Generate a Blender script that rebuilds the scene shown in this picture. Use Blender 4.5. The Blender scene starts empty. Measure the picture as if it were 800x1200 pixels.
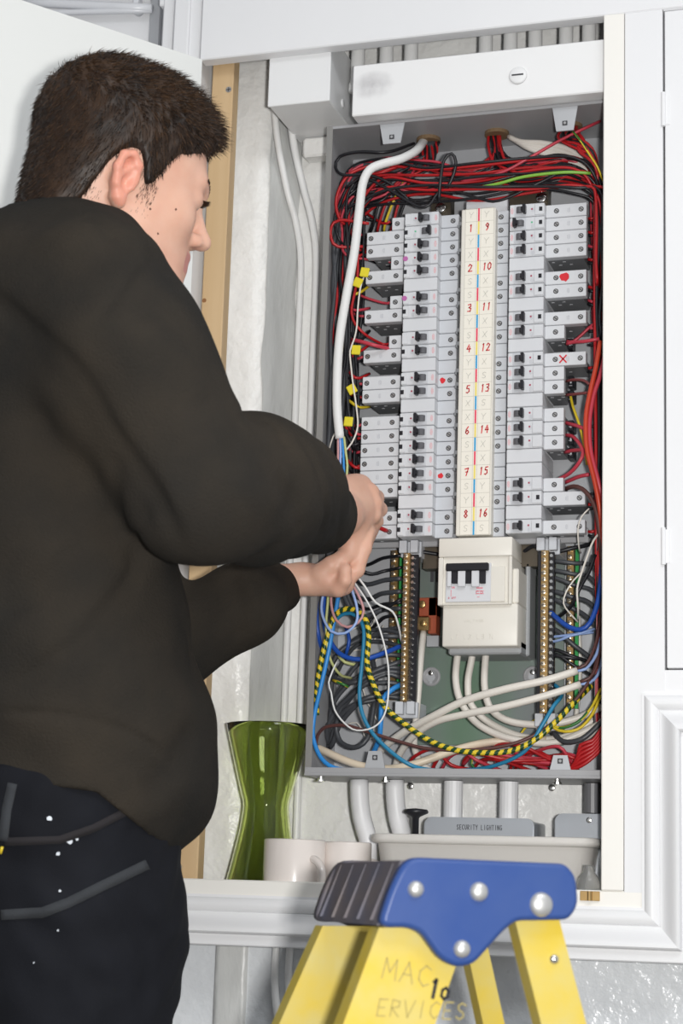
import bpy, bmesh, math, random
import numpy as np
from mathutils import Vector, Matrix
random.seed(7)
SC = bpy.context.scene
COL = SC.collection

# ------------------------------------------------------------------ camera, world, lights, exposure
CX, CY, CZ, FPX = 0.0, -2.18, 0.97, 2207.0
XC = Vector((0.95350076, -0.03124005, -0.29976718))     # world axes seen in the camera (x right, y down, z forward)
YC = Vector((0.29980969, 0.20005434, 0.93278744))
ZC = Vector((0.03082939, -0.97928664, 0.20011803))
CAM = Vector((CX, CY, CZ))
def c2w(v):
    return Vector((XC.dot(v), YC.dot(v), ZC.dot(v)))
cd = bpy.data.cameras.new('camera'); cam = bpy.data.objects.new('camera', cd); COL.objects.link(cam)
r_ = c2w(Vector((1, 0, 0))); u_ = c2w(Vector((0, -1, 0))); b_ = c2w(Vector((0, 0, -1)))
cam.matrix_world = Matrix(((r_.x, u_.x, b_.x, CX), (r_.y, u_.y, b_.y, CY), (r_.z, u_.z, b_.z, CZ), (0, 0, 0, 1)))
cd.sensor_fit = 'VERTICAL'; cd.sensor_height = 36.0; cd.lens = FPX / 1200 * 36
cd.clip_start = 0.05; cd.clip_end = 50
cd.dof.use_dof = True; cd.dof.focus_distance = 2.28; cd.dof.aperture_fstop = 9.0
SC.camera = cam
def P(px, py, Y):
    """point of the plane y = Y (parallel to the wall) seen at photo pixel px, py"""
    d = c2w(Vector((px - 400, py - 600, FPX)))
    return CAM + d * ((Y - CY) / d.y)
def D(px, py, depth):
    """point at a given distance along the optical axis"""
    return CAM + c2w(Vector((px - 400, py - 600, FPX))) * (depth / FPX)

SC.view_settings.view_transform = 'Standard'; SC.view_settings.look = 'None'
SC.view_settings.gamma = 1.0; SC.view_settings.use_curve_mapping = False
SC.view_settings.exposure = 0.12
w = bpy.data.worlds.new('world'); SC.world = w; w.use_nodes = True
w.node_tree.nodes['Background'].inputs[0].default_value = (0.93, 0.96, 1.0, 1)
w.node_tree.nodes['Background'].inputs[1].default_value = 0.42
def light(name, typ, loc, power, color=(1, 1, 1), **kw):
    l = bpy.data.lights.new(name, typ); l.energy = power; l.color = color
    for k, v in kw.items(): setattr(l, k, v)
    o = bpy.data.objects.new(name, l); o.location = loc; COL.objects.link(o); return o
def aim(o, tgt):
    o.rotation_euler = (Vector(tgt) - o.location).to_track_quat('-Z', 'Y').to_euler()
flash = light('camera_flash', 'AREA', CAM + c2w(Vector((0.11, -0.02, 0.0))), 30, (1.0, 0.985, 0.96), shape='RECTANGLE', size=0.07, size_y=0.045)
aim(flash, P(400, 560, 0.0))
top_l = light('ceiling_light', 'AREA', (0.4, -1.5, 2.58), 16, (0.95, 0.98, 1.0), shape='RECTANGLE', size=1.2, size_y=0.6)
aim(top_l, (0.2, -0.9, 0.0))

# ------------------------------------------------------------------ materials
MATS = {}
def mat(name, color, rough=0.5, metal=0.0, bump=None, var=None, spec=0.5, trans=0.0, ior=1.45, coat=0.0, scale=1.0, stretch=(1, 1, 1), sss=0.0):
    """procedural principled material; bump=(noise scale, strength, distance); var=(noise scale, darker colour, amount)"""
    if name in MATS: return MATS[name]
    m = bpy.data.materials.new(name); m.use_nodes = True; nt = m.node_tree; b = nt.nodes['Principled BSDF']
    c = tuple(color) + (1,)
    b.inputs['Base Color'].default_value = c; b.inputs['Roughness'].default_value = rough
    b.inputs['Metallic'].default_value = metal; b.inputs['Specular IOR Level'].default_value = spec
    b.inputs['Transmission Weight'].default_value = trans; b.inputs['IOR'].default_value = ior
    b.inputs['Coat Weight'].default_value = coat
    if sss:
        b.inputs['Subsurface Weight'].default_value = sss; b.inputs['Subsurface Radius'].default_value = (0.012, 0.004, 0.002); b.inputs['Subsurface Scale'].default_value = 0.5
    tc = nt.nodes.new('ShaderNodeTexCoord'); mp = nt.nodes.new('ShaderNodeMapping')
    mp.inputs['Scale'].default_value = stretch
    nt.links.new(tc.outputs['Object'], mp.inputs[0])
    if var:
        n = nt.nodes.new('ShaderNodeTexNoise'); n.inputs['Scale'].default_value = var[0]; n.inputs['Detail'].default_value = 5
        nt.links.new(mp.outputs[0], n.inputs['Vector'])
        r = nt.nodes.new('ShaderNodeValToRGB'); e = r.color_ramp.elements
        e[0].position = 0.5 - 0.22; e[1].position = 0.5 + 0.22
        e[0].color = tuple(var[1]) + (1,); e[1].color = c
        nt.links.new(n.outputs['Fac'], r.inputs[0]); nt.links.new(r.outputs[0], b.inputs['Base Color'])
    if bump:
        n = nt.nodes.new('ShaderNodeTexNoise'); n.inputs['Scale'].default_value = bump[0]; n.inputs['Detail'].default_value = 4
        nt.links.new(mp.outputs[0], n.inputs['Vector'])
        bp = nt.nodes.new('ShaderNodeBump'); bp.inputs['Strength'].default_value = bump[1]; bp.inputs['Distance'].default_value = bump[2]
        nt.links.new(n.outputs['Fac'], bp.inputs['Height']); nt.links.new(bp.outputs[0], b.inputs['Normal'])
    MATS[name] = m; return m

WHITE = mat('white gloss paint', (0.80, 0.80, 0.80), 0.38, bump=(18, 0.25, 0.004), var=(3, (0.76, 0.765, 0.77), 1))
WARM = mat('cream gloss paint', (0.84, 0.82, 0.775), 0.4, bump=(20, 0.15, 0.002))
BOARD = mat('white satin board', (0.79, 0.79, 0.80), 0.45, bump=(6, 0.1, 0.003), var=(2.5, (0.75, 0.755, 0.77), 1))
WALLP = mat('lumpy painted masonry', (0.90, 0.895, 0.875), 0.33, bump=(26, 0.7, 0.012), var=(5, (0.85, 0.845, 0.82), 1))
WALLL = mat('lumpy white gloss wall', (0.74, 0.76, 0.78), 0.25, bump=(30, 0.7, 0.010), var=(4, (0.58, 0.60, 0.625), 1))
GREYP = mat('grey plaster and return shade', (0.62, 0.625, 0.61), 0.35, bump=(22, 0.7, 0.010), var=(7, (0.50, 0.505, 0.495), 1), stretch=(1, 1, 0.4))
DOORW = mat('white door laminate', (0.80, 0.81, 0.79), 0.35, var=(1.5, (0.77, 0.785, 0.77), 1))

# ------------------------------------------------------------------ mesh helpers
def link(name, me, parent=None):
    o = bpy.data.objects.new(name, me); COL.objects.link(o)
    if parent: o.parent = parent
    return o
def tag(o, label, cat=None, group=None, kind=None):
    if label: o['label'] = label
    if cat: o['category'] = cat
    if group: o['group'] = group
    if kind: o['kind'] = kind
    return o
def thing(name, label, cat, loc=(0, 0, 0), group=None):
    o = bpy.data.objects.new(name, None); COL.objects.link(o); o.location = loc; o.empty_display_size = 0.02
    return tag(o, label, cat, group)
class MB:
    """collects geometry; off = origin subtracted so children can sit under a placed Empty"""
    def __init__(s, off=(0, 0, 0)):
        s.v = []; s.f = []; s.m = []; s.sm = []; s.off = Vector(off); s.mi = 0
    def add(s, vs, fs, smooth=False):
        n = len(s.v); s.v += [tuple(Vector(p) - s.off) for p in vs]
        for f in fs:
            s.f.append([i + n for i in f]); s.m.append(s.mi); s.sm.append(smooth)
    def box(s, x0, x1, y0, y1, z0, z1, bev=0.0, rot=None, seg=1):
        if bev <= 0:
            vs = [(x0, y0, z0), (x1, y0, z0), (x1, y1, z0), (x0, y1, z0), (x0, y0, z1), (x1, y0, z1), (x1, y1, z1), (x0, y1, z1)]
            fs = [(0, 3, 2, 1), (4, 5, 6, 7), (0, 1, 5, 4), (1, 2, 6, 5), (2, 3, 7, 6), (3, 0, 4, 7)]
            if rot: vs = [rot @ Vector(p) for p in vs]
            s.add(vs, fs); return
        bm = bmesh.new(); bmesh.ops.create_cube(bm, size=1.0)
        for v in bm.verts:
            v.co = Vector(((x0 + x1) / 2 + v.co.x * (x1 - x0), (y0 + y1) / 2 + v.co.y * (y1 - y0), (z0 + z1) / 2 + v.co.z * (z1 - z0)))
        bmesh.ops.bevel(bm, geom=bm.edges[:], offset=bev, segments=seg, affect='EDGES', profile=0.5)
        s.bm(bm, rot, smooth=seg > 1)
    def bm(s, bm, rot=None, smooth=False):
        bm.verts.index_update()
        s.add([(rot @ v.co if rot else v.co.copy()) for v in bm.verts], [[v.index for v in f.verts] for f in bm.faces], smooth); bm.free()
    def prism(s, poly, a, b, axis='y', smooth=False):
        """poly of 2D points extruded from a to b along axis (y: poly=(x,z); x: poly=(y,z); z: poly=(x,y))"""
        def mk(p, t): return {'y': (p[0], t, p[1]), 'x': (t, p[0], p[1]), 'z': (p[0], p[1], t)}[axis]
        n = len(poly); vs = [mk(p, a) for p in poly] + [mk(p, b) for p in poly]
        fs = [tuple(range(n))[::-1], tuple(range(n, 2 * n))] + [(i, (i + 1) % n, n + (i + 1) % n, n + i) for i in range(n)]
        s.add(vs, fs, smooth)
    def cyl(s, c, axis, r, h, n=16, r2=None, bev=0.0):
        """cylinder from c along axis direction with length h"""
        ax = Vector(axis).normalized(); q = ax.to_track_quat('Z', 'Y'); c = Vector(c)
        prof = [(0, 0), (r, 0), (r if r2 is None else r2, h), (0, h)] if bev <= 0 else [(0, 0), (r, 0), (r, h - bev), (r - bev * .35, h - bev * .35), (r - bev, h), (0, h)]
        s.lathe(prof, c, q, n, smooth=bev > 0)
    def lathe(s, prof, c, q, n=24, smooth=True):
        vs = []; rings = []
        for (r, h) in prof:
            if r < 1e-7: rings.append([len(vs)]); vs.append(c + q @ Vector((0, 0, h)))
            else:
                rings.append(list(range(len(vs), len(vs) + n)))
                for i in range(n):
                    a = 2 * math.pi * i / n; vs.append(c + q @ Vector((r * math.cos(a), r * math.sin(a), h)))
        fs = []
        for A, B in zip(rings, rings[1:]):
            for i in range(n):
                j = (i + 1) % n
                if len(A) == 1 and len(B) == 1: continue
                if len(A) == 1: fs.append((A[0], B[j], B[i]))
                elif len(B) == 1: fs.append((A[i], A[j], B[0]))
                else: fs.append((A[i], A[j], B[j], B[i]))
        s.add(vs, fs, smooth)
    def tube(s, pts, r, n=8, cap=True, stripe=None):
        """tube along points; stripe=(mat index a, b, turns per metre) gives a helical two-colour sleeve"""
        pts = [Vector(p) for p in pts]; N = len(pts)
        rr = r if isinstance(r, (list, tuple)) else [r] * N
        T = [(pts[min(i + 1, N - 1)] - pts[max(i - 1, 0)]).normalized() for i in range(N)]
        u = T[0].orthogonal().normalized(); base = len(s.v); vs = []; run = 0; L = [0]
        for i in range(N):
            if i:
                run += (pts[i] - pts[i - 1]).length; L.append(run)
            u = (u - T[i] * u.dot(T[i]))
            u = u.normalized() if u.length > 1e-6 else T[i].orthogonal().normalized()
            w_ = T[i].cross(u)
            for k in range(n):
                a = 2 * math.pi * k / n; vs.append(pts[i] + (u * math.cos(a) + w_ * math.sin(a)) * rr[i])
        fs = []; ms = []
        for i in range(N - 1):
            for k in range(n):
                fs.append((i * n + k, i * n + (k + 1) % n, (i + 1) * n + (k + 1) % n, (i + 1) * n + k))
                if stripe: ms.append(stripe[0] if ((k / n + L[i] * stripe[2]) % 1.0) < 0.5 else stripe[1])
        if cap:
            fs.append(tuple(range(n))[::-1]); fs.append(tuple((N - 1) * n + k for k in range(n)))
            if stripe: ms += [stripe[0]] * 2
        keep = s.mi; st = len(s.m); s.add(vs, fs, True)
        if stripe:
            for q_, mm in enumerate(ms): s.m[st + q_] = mm
        s.mi = keep
    def mesh(s, name, *mats):
        me = bpy.data.meshes.new(name); me.from_pydata(s.v, [], s.f)
        for m in mats: me.materials.append(m)
        me.polygons.foreach_set('material_index', s.m); me.polygons.foreach_set('use_smooth', s.sm)
        me.validate(); me.update(); return me
    def build(s, name, parent=None, *mats):
        return link(name, s.mesh(name, *mats), parent)
def crv(pts, step=0.006):
    """Catmull-Rom through points, resampled"""
    p = [Vector(q) for q in pts]
    if len(p) == 2: return p
    p = [p[0] * 2 - p[1]] + p + [p[-1] * 2 - p[-2]]; out = []
    for i in range(1, len(p) - 2):
        L = (p[i + 1] - p[i]).length; n = max(2, int(L / step))
        for k in range(n):
            t = k / n; a, b, c, d = p[i - 1], p[i], p[i + 1], p[i + 2]
            out.append(0.5 * ((2 * b) + (c - a) * t + (2 * a - 5 * b + 4 * c - d) * t * t + (3 * b - a - 3 * c + d) * t ** 3))
    out.append(p[-2]); return out
def copyobj(o, parent=None):
    c = o.copy(); COL.objects.link(c)
    if parent: c.parent = parent
    return c
def copytree(o, parent=None):
    kids = list(o.children); c = copyobj(o, parent)
    for k in kids: copytree(k, c)
    return c
# single-stroke lettering, glyphs on a 0..1 x 0..1 square
GL = {'0': [[(.5, 1), (.12, .75), (.12, .25), (.5, 0), (.88, .25), (.88, .75), (.5, 1)]], '1': [[(.35, .85), (.55, 1), (.5, 0)]],
 '2': [[(.1, .75), (.4, 1), (.85, .8), (.65, .45), (.1, 0), (.95, .02)]], '3': [[(.15, .95), (.75, 1), (.8, .7), (.35, .55), (.85, .4), (.7, .02), (.1, .05)]],
 '4': [[(.55, 1), (.1, .4), (.95, .42)], [(.7, .75), (.65, 0)]], '5': [[(.85, 1), (.3, .98), (.2, .6), (.7, .6), (.8, .2), (.4, 0), (.1, .08)]],
 '6': [[(.7, 1), (.25, .6), (.15, .2), (.5, 0), (.85, .25), (.6, .5), (.2, .35)]], '7': [[(.1, .9), (.9, 1), (.45, 0)], [(.3, .5), (.8, .52)]],
 '8': [[(.5, .55), (.2, .8), (.5, 1), (.8, .8), (.5, .55), (.15, .25), (.5, 0), (.85, .25), (.5, .55)]], '9': [[(.85, .7), (.5, .5), (.15, .75), (.5, 1), (.85, .8), (.75, .3), (.45, 0)]],
 'A': [[(0, 0), (.5, 1), (1, 0)], [(.2, .4), (.8, .4)]], 'C': [[(.9, .85), (.5, 1), (.1, .7), (.1, .3), (.5, 0), (.9, .15)]], 'E': [[(.9, 1), (.1, 1), (.1, 0), (.9, 0)], [(.1, .5), (.7, .5)]],
 'G': [[(.9, .85), (.5, 1), (.1, .7), (.1, .3), (.5, 0), (.9, .15), (.9, .45), (.6, .45)]], 'H': [[(.1, 0), (.1, 1)], [(.9, 0), (.9, 1)], [(.1, .5), (.9, .5)]],
 'I': [[(.5, 0), (.5, 1)]], 'L': [[(.15, 1), (.15, 0), (.85, 0)]], 'M': [[(0, 0), (.1, 1), (.5, .35), (.9, 1), (1, 0)]], 'N': [[(.1, 0), (.1, 1), (.9, 0), (.9, 1)]],
 'O': [[(.5, 1), (.1, .7), (.1, .3), (.5, 0), (.9, .3), (.9, .7), (.5, 1)]], 'R': [[(.1, 0), (.1, 1), (.8, .9), (.8, .6), (.1, .5), (.9, 0)]], 'S': [[(.9, .85), (.5, 1), (.15, .8), (.3, .55), (.7, .45), (.85, .2), (.5, 0), (.1, .15)]],
 'T': [[(0, 1), (1, 1)], [(.5, 1), (.5, 0)]], 'U': [[(.1, 1), (.1, .3), (.5, 0), (.9, .3), (.9, 1)]], 'V': [[(0, 1), (.5, 0), (1, 1)]], 'Y': [[(0, 1), (.5, .5), (1, 1)], [(.5, .5), (.5, 0)]],
 'X': [[(.05, 0), (.95, 1)], [(.05, 1), (.95, 0)]], 'F': [[(.9, 1), (.1, 1), (.1, 0)], [(.1, .5), (.7, .5)]], 'D': [[(.1, 0), (.1, 1), (.6, .9), (.9, .5), (.6, .1), (.1, 0)]], ' ': []}
def write(mb, text, org, ux, uz, h, wd, adv, lw, nrm, th=0.00025):
    """flat strokes: org lower left, ux/uz unit directions, letter height h and width wd, advance adv, stroke width lw"""
    ux, uz, nrm = Vector(ux), Vector(uz), Vector(nrm)
    for k, ch in enumerate(text):
        for st in GL.get(ch, []):
            q = [Vector(org) + ux * (k * adv + a * wd) + uz * (b * h) for a, b in st]
            for a, b in zip(q, q[1:]):
                d = (b - a)
                if d.length < 1e-9: continue
                d.normalize(); s_ = d.cross(nrm) * lw / 2; e = d * lw * .35
                vs = [a - e - s_, b + e - s_, b + e + s_, a - e + s_]; vs += [p + nrm * th for p in vs]
                mb.add(vs, [(4, 5, 6, 7), (3, 2, 1, 0), (0, 1, 5, 4), (1, 2, 6, 5), (2, 3, 7, 6), (3, 0, 4, 7)])
# ------------------------------------------------------------------ the setting
YB = 0.16                                   # back wall of the recess
def plank(name, x0, x1, y0, y1, z0, z1, m, bev=0.0015, kind='structure', parent=None):
    mb = MB(); mb.box(x0, x1, y0, y1, z0, z1, bev); o = mb.build(name, parent, m)
    if not parent: tag(o, None, kind=kind)
    return o
xl = P(238, 72, 0).x; zt = (P(238, 72, 0).z + P(706, 24, 0).z) / 2 + 0.004    # left edge and top of the opening
xr = P(706, 500, 0).x; zs = P(450, 1036, 0).z                     # right edge, sill level
x_st = P(731.5, 500, 0).x; x_dr = P(778.5, 400, 0).x
FLOOR_Z = 0.0
plank('floor', -2.6, 1.6, -3.2, 0.3, -0.05, 0.0, mat('grey vinyl floor', (0.30, 0.29, 0.28), 0.5, var=(6, (0.25, 0.245, 0.24), 1)), 0)
plank('ceiling', -2.6, 1.6, -3.2, 0.3, 2.75, 2.80, BOARD, 0)
# back of the recess, and the masonry round it
def wavy(name, x0, x1, z0, z1, Y, m, amp=0.004, nx=24, nz=60, seed=0, thick=0.04, sc=9.0):
    from mathutils import noise
    vs = []; fs = []
    for j in range(nz + 1):
        for i in range(nx + 1):
            x = x0 + (x1 - x0) * i / nx; z = z0 + (z1 - z0) * j / nz
            e = 0 if i in (0, nx) or j in (0, nz) else 1
            vs.append((x, Y - e * amp * (0.5 + noise.noise(Vector((x * sc + seed, z * sc, seed * 1.7)))), z))
    for j in range(nz):
        for i in range(nx):
            a = j * (nx + 1) + i; fs.append((a, a + 1, a + nx + 2, a + nx + 1))
    n = len(vs); vs += [(x0, Y + thick, z0), (x1, Y + thick, z0), (x1, Y + thick, z1), (x0, Y + thick, z1)]
    c = [0, nx, n - 1, n - 1 - nx]
    fs += [(n, n + 3, n + 2, n + 1), (c[0], n, n + 1, c[1]), (c[3], c[2], n + 2, n + 3), (c[1], n + 1, n + 2, c[2]), (c[0], c[3], n + 3, n)]
    fs[-4] = tuple([n, n + 1] + [nx - i for i in range(nx + 1)])
    fs[-3] = tuple([n + 2, n + 3] + [n - 1 - nx + i for i in range(nx + 1)])
    fs[-2] = tuple([n + 1, n + 2] + [n - 1 - (nx + 1) * j for j in range(nz + 1)])
    fs[-1] = tuple([n + 3, n] + [(nx + 1) * j for j in range(nz + 1)])
    mb = MB(); mb.add(vs, fs, True); o = mb.build(name, None, m); tag(o, None, kind='structure'); return o
xp = P(313, 300, 0.105).x
wavy('wall_back', xp - 0.05, 0.25, 0.0, 2.60, YB, WALLP, 0.006, 40, 90, 1)
# left pier with a plastered return, its grazing shade put into the grey
wavy('wall_pier', P(262, 300, 0.105).x - 0.2, xp, zs - 0.03, zt + 0.05, 0.112, WALLP, 0.007, 10, 80, 3, 0.045, 14)
mb = MB(); zz0, zz1 = zs - 0.03, zt + 0.05
from mathutils import noise as _n
prev = None; vs = []; fs = []
for j in range(61):
    z = zz0 + (zz1 - zz0) * j / 60
    for i in range(6):
        t = i / 5; x = xp - 0.001 + t * 0.028 + 0.005 * _n.noise(Vector((i * .5, z * 14, 2))); y = 0.108 + t * (YB - 0.108) - (0.004 if 0 < i < 5 else 0) * (0.5 + _n.noise(Vector((i * .7, z * 9, 9))))
        vs.append((x, y, z))
for j in range(60):
    for i in range(5):
        a = j * 6 + i; fs.append((a, a + 1, a + 7, a + 6))
mb.add(vs, fs, True); o = mb.build('trim_1', None, GREYP); tag(o, None, kind='structure')
# upper structure: left of the frame the wall steps back
plank('wall_left', -2.6, xl - 0.075, 0.07, 0.2, 0.0, 2.75, BOARD)
plank('wall_right', x_dr + 0.02, 1.6, 0.05, 0.2, 0.0, 2.75, BOARD)
plank('wall_top', xl - 0.08, x_dr + 0.03, 0.024, 0.2, zt + 0.10, 2.75, BOARD)
# wall under the cupboard: lumpy gloss paint with a grey plaster band
zm = P(450, 1100, 0).z
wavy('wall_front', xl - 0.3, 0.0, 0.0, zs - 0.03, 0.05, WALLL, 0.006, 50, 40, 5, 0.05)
# (the darker band)
bx0, bx1 = P(250, 1150, 0.04).x, P(287, 1150, 0.04).x
wavy('trim_2', bx0, bx1, 0.0, zs - 0.03, 0.043, GREYP, 0.004, 6, 40, 8, 0.02)
# header board
plank('trim_3', P(236, 30, 0).x, 0.2, -0.001, 0.020, zt, zt + 0.36, BOARD, 0.0015)
# left architrave strips going up (seen above the open door)
for k, (a, b, y0) in enumerate(((190, 203, 0.022), (203, 221, 0.006), (221, 235.6, 0.012))):
    plank('trim_%d' % (4 + k), P(a, 30, y0).x, P(b, 30, y0).x, y0, 0.075, 0.0 if k == 9 else zs, 2.7, BOARD, 0.002)
# opening lining, stile
plank('trim_7', xr, x_st - 0.0006, -0.003, 0.016, zs, zt - 0.0003, WARM, 0.0012)
zc = P(752, 1047, 0).z
plank('trim_8', x_st, x_dr - 0.0012, -0.001, 0.020, zc, zt - 0.0003, BOARD, 0.0008)
plank('trim_9', xl - 0.004, x_st + 0.03, -0.001, 0.021, zs - 0.075, zs, WARM, 0.0015)      # sill board
plank('trim_14', xl - 0.1, x_st + 0.03, 0.0215, 0.16, zs - 0.06, zs - 0.03, WARM, 0)       # floor of the recess
z_db = P(785, 783, 0).z; z_dt = P(790, 12, 0).z
plank('trim_10', x_st + 0.001, 0.2, 0.0, 0.020, z_db - 0.10, z_db - 0.002, BOARD, 0.0008)
plank('trim_11', x_dr - 0.0006, 0.2, 0.0, 0.020, z_dt + 0.001, zt - 0.0003 + 0.0, BOARD, 0.0008)
# neighbouring cupboard door with two small hinges
d2 = plank('door_2', x_dr + 0.0012, 0.2, 0.0, 0.020, z_db, z_dt, BOARD, 0.001)
for yy in (128, 640):
    h = MB(); c = P(777, yy, -0.002); h.cyl((c.x, -0.002, c.z - 0.022), (0, 0, 1), 0.0028, 0.044, 10)
    h.box(c.x - 0.0075, c.x + 0.0075, -0.0012, 0.004, c.z - 0.02, c.z + 0.02); h.build('hinge', d2, BOARD)
# moulding swept round the cupboard: along the bottom, up the right side, off to the right
prof = [(0.0, 0.0), (0.0, -0.003)] + [(.003 + .017 * t / 8, -.003 - .0055 * math.sin(math.pi * t / 8) ** .7) for t in range(9)] + [(.021 + .022 * t / 10, -.004 - .015 * (.5 - .5 * math.cos(math.pi * t / 10))) for t in range(11)] + [(.0445, -.0175), (.046, -.0125), (.0465, -.0105), (.0585, -.0100), (.060, -.0085), (.060, 0.03), (0.0, 0.03)]
pa = P(200, 1052, 0); pb = P(752, 1052, 0); pc = P(752, 812, 0); zb = (P(200, 1046, 0).z + P(752, 1064, 0).z) / 2
XM = P(752, 900, 0).x; ZU = P(775, 812, 0).z
mb = MB(); path = [(xl - 0.25, zb, 0), (XM, zb, 1), (XM, ZU, 2), (0.2, ZU, 3)]
rings = []
for (x, z, k) in path:
    ring = []
    for (d, y) in prof:
        # outward = down for the bottom run, right for the vertical run, down for the right run
        if k == 0: q = (x, y, z - d)
        elif k == 1: q = (x + d, y, z - d)
        elif k == 2: q = (x + d, y, z - d)
        else: q = (x, y, z - d)
        ring.append(q)
    rings.append(ring)
n = len(prof)
for A, B in zip(rings, rings[1:]):
    mb.add(A + B, [(i, (i + 1) % n, n + (i + 1) % n, n + i) for i in range(n)])
mb.add(rings[0], [tuple(range(n))]); mb.add(rings[-1], [tuple(range(n))[::-1]])
o = mb.build('trim_12', None, BOARD); tag(o, None, kind='structure')
plank('wall_corner', XM + 0.055, 0.3, 0.03, 0.05, 0.0, ZU - 0.05, mat('grey painted panel', (0.34, 0.34, 0.35), 0.5, var=(5, (0.3, 0.3, 0.31), 1)), 0)
# the recess right side and top
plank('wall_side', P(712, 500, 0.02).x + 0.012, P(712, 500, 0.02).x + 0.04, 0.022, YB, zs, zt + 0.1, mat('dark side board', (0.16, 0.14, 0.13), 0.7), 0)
# open door: swings out to the left towards the camera
hp = Vector((xl + 0.001, -0.006, zt)); d0 = c2w(Vector((25 - 400, 0 - 600, FPX))); t = (zt - 0.002 - CZ) / d0.z; dl = CAM + d0 * t
dirn = Vector((dl.x - hp.x, dl.y - hp.y, 0)); dirn.normalize(); nrm = Vector((-dirn.y, dirn.x, 0))
if nrm.x < 0: nrm = -nrm
mb = MB(); Lw = 0.62; th = 0.018; qs = [hp, hp + dirn * Lw, hp + dirn * Lw - nrm * th, hp - nrm * th]
mb.prism([(q.x, q.y) for q in qs], zs - 0.005, zt - 0.002, 'z'); o = mb.build('door_1', None, DOORW); tag(o, None, kind='structure')
print('door dir', dirn, 'zt', zt, 'xl', xl, 'xr', xr, 'zs', zs)
# ------------------------------------------------------------------ distribution board
STEEL = mat('grey painted steel', (0.36, 0.36, 0.37), 0.42, bump=(300, 0.08, 0.0004), var=(8, (0.33, 0.33, 0.34), 1))
STEELD = mat('darker grey lip steel', (0.24, 0.235, 0.225), 0.45)
PLATE = mat('light grey zinc plate', (0.50, 0.51, 0.53), 0.4, metal=0.25, var=(14, (0.44, 0.45, 0.47), 1))
DEVW = mat('light grey thermoplastic', (0.64, 0.65, 0.67), 0.38, var=(30, (0.61, 0.62, 0.645), 1))
DEVW2 = mat('light grey thermoplastic shoulder', (0.54, 0.555, 0.585), 0.42)
DEVG = mat('mid grey thermoplastic', (0.21, 0.215, 0.225), 0.5)
CREAM = mat('cream plastic', (0.72, 0.69, 0.625), 0.4)
BLACK = mat('black plastic', (0.016, 0.016, 0.020), 0.35)
DRUM = mat('charcoal toggle drum', (0.10, 0.10, 0.11), 0.35)
HOLE = mat('dark recess shade', (0.05, 0.05, 0.055), 0.6)
SCREW = mat('dull zinc screw', (0.45, 0.44, 0.43), 0.35, metal=0.8)
CHROME = mat('bright steel', (0.75, 0.74, 0.72), 0.2, metal=1.0)
BRASS = mat('brass', (0.55, 0.37, 0.16), 0.33, metal=0.9, var=(60, (0.42, 0.27, 0.12), 1))
REDP = mat('red print', (0.75, 0.25, 0.27), 0.6)
REDM = mat('red marker ink', (0.62, 0.02, 0.03), 0.5)
MAG = mat('magenta sticker', (0.45, 0.13, 0.35), 0.6)
PENCIL = mat('pencil mark', (0.45, 0.44, 0.40), 0.8)
LABELP = mat('label paper', (0.80, 0.765, 0.68), 0.6)
GRID = mat('label grid line', (0.50, 0.48, 0.42), 0.7)
YELM = mat('yellow print', (0.80, 0.66, 0.15), 0.6); BLUM = mat('blue print', (0.03, 0.33, 0.62), 0.6); REDL = mat('red phase print', (0.75, 0.06, 0.12), 0.6)

YL = 0.035
ex0 = (P(383, 148, YL).x + P(357, 911, YL).x) / 2; ez1 = (P(383, 148, YL).z + P(703, 119, YL).z) / 2; ez0 = P(520, 911, YL).z
ex1 = ex0 + 0.405
enc = thing('distribution_board_case', 'open grey steel case of the distribution board, cover removed', 'enclosure', (ex0, YB - 0.008, ez0))
O = enc.location
def emb(): return MB(O)
T = 0.0016
m = emb(); m.box(ex0, ex1, YB - 0.012, YB - 0.0085, ez0, ez1); m.build('back_panel', enc, PLATE)
def sidewall(name, x0, x1, z0, z1):
    m = emb(); m.box(x0, x1, YL, YB - 0.0085, z0, z1, 0.0005); return m.build(name, enc, STEEL)
sidewall('side_panel', ex0, ex0 + T, ez0, ez1); sidewall('side_panel', ex1 - T, ex1, ez0, ez1)
sidewall('top_panel', ex0, ex1, ez1 - T, ez1); sidewall('bottom_panel', ex0, ex1, ez0, ez0 + T)
LW = 0.0085
m = emb(); m.box(ex0, ex0 + LW, YL - .0012, YL + .0005, ez0, ez1, .0004); m.box(ex1 - LW, ex1, YL - .0012, YL + .0005, ez0, ez1, .0004); m.build('lip', enc, STEELD)
m = emb(); m.box(ex0, ex1, YL - .0018, YL, ez0 + .001, ez0 + 0.0105, .0005); m.box(ex0, ex1, YL - .004, YL, ez0, ez0 + 0.004, .0008); m.build('lip', enc, STEEL)
m = emb(); m.box(ex0, ex1, YL - .001, YL, ez1 - 0.004, ez1, .0004); m.build('lip', enc, STEEL)
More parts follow.
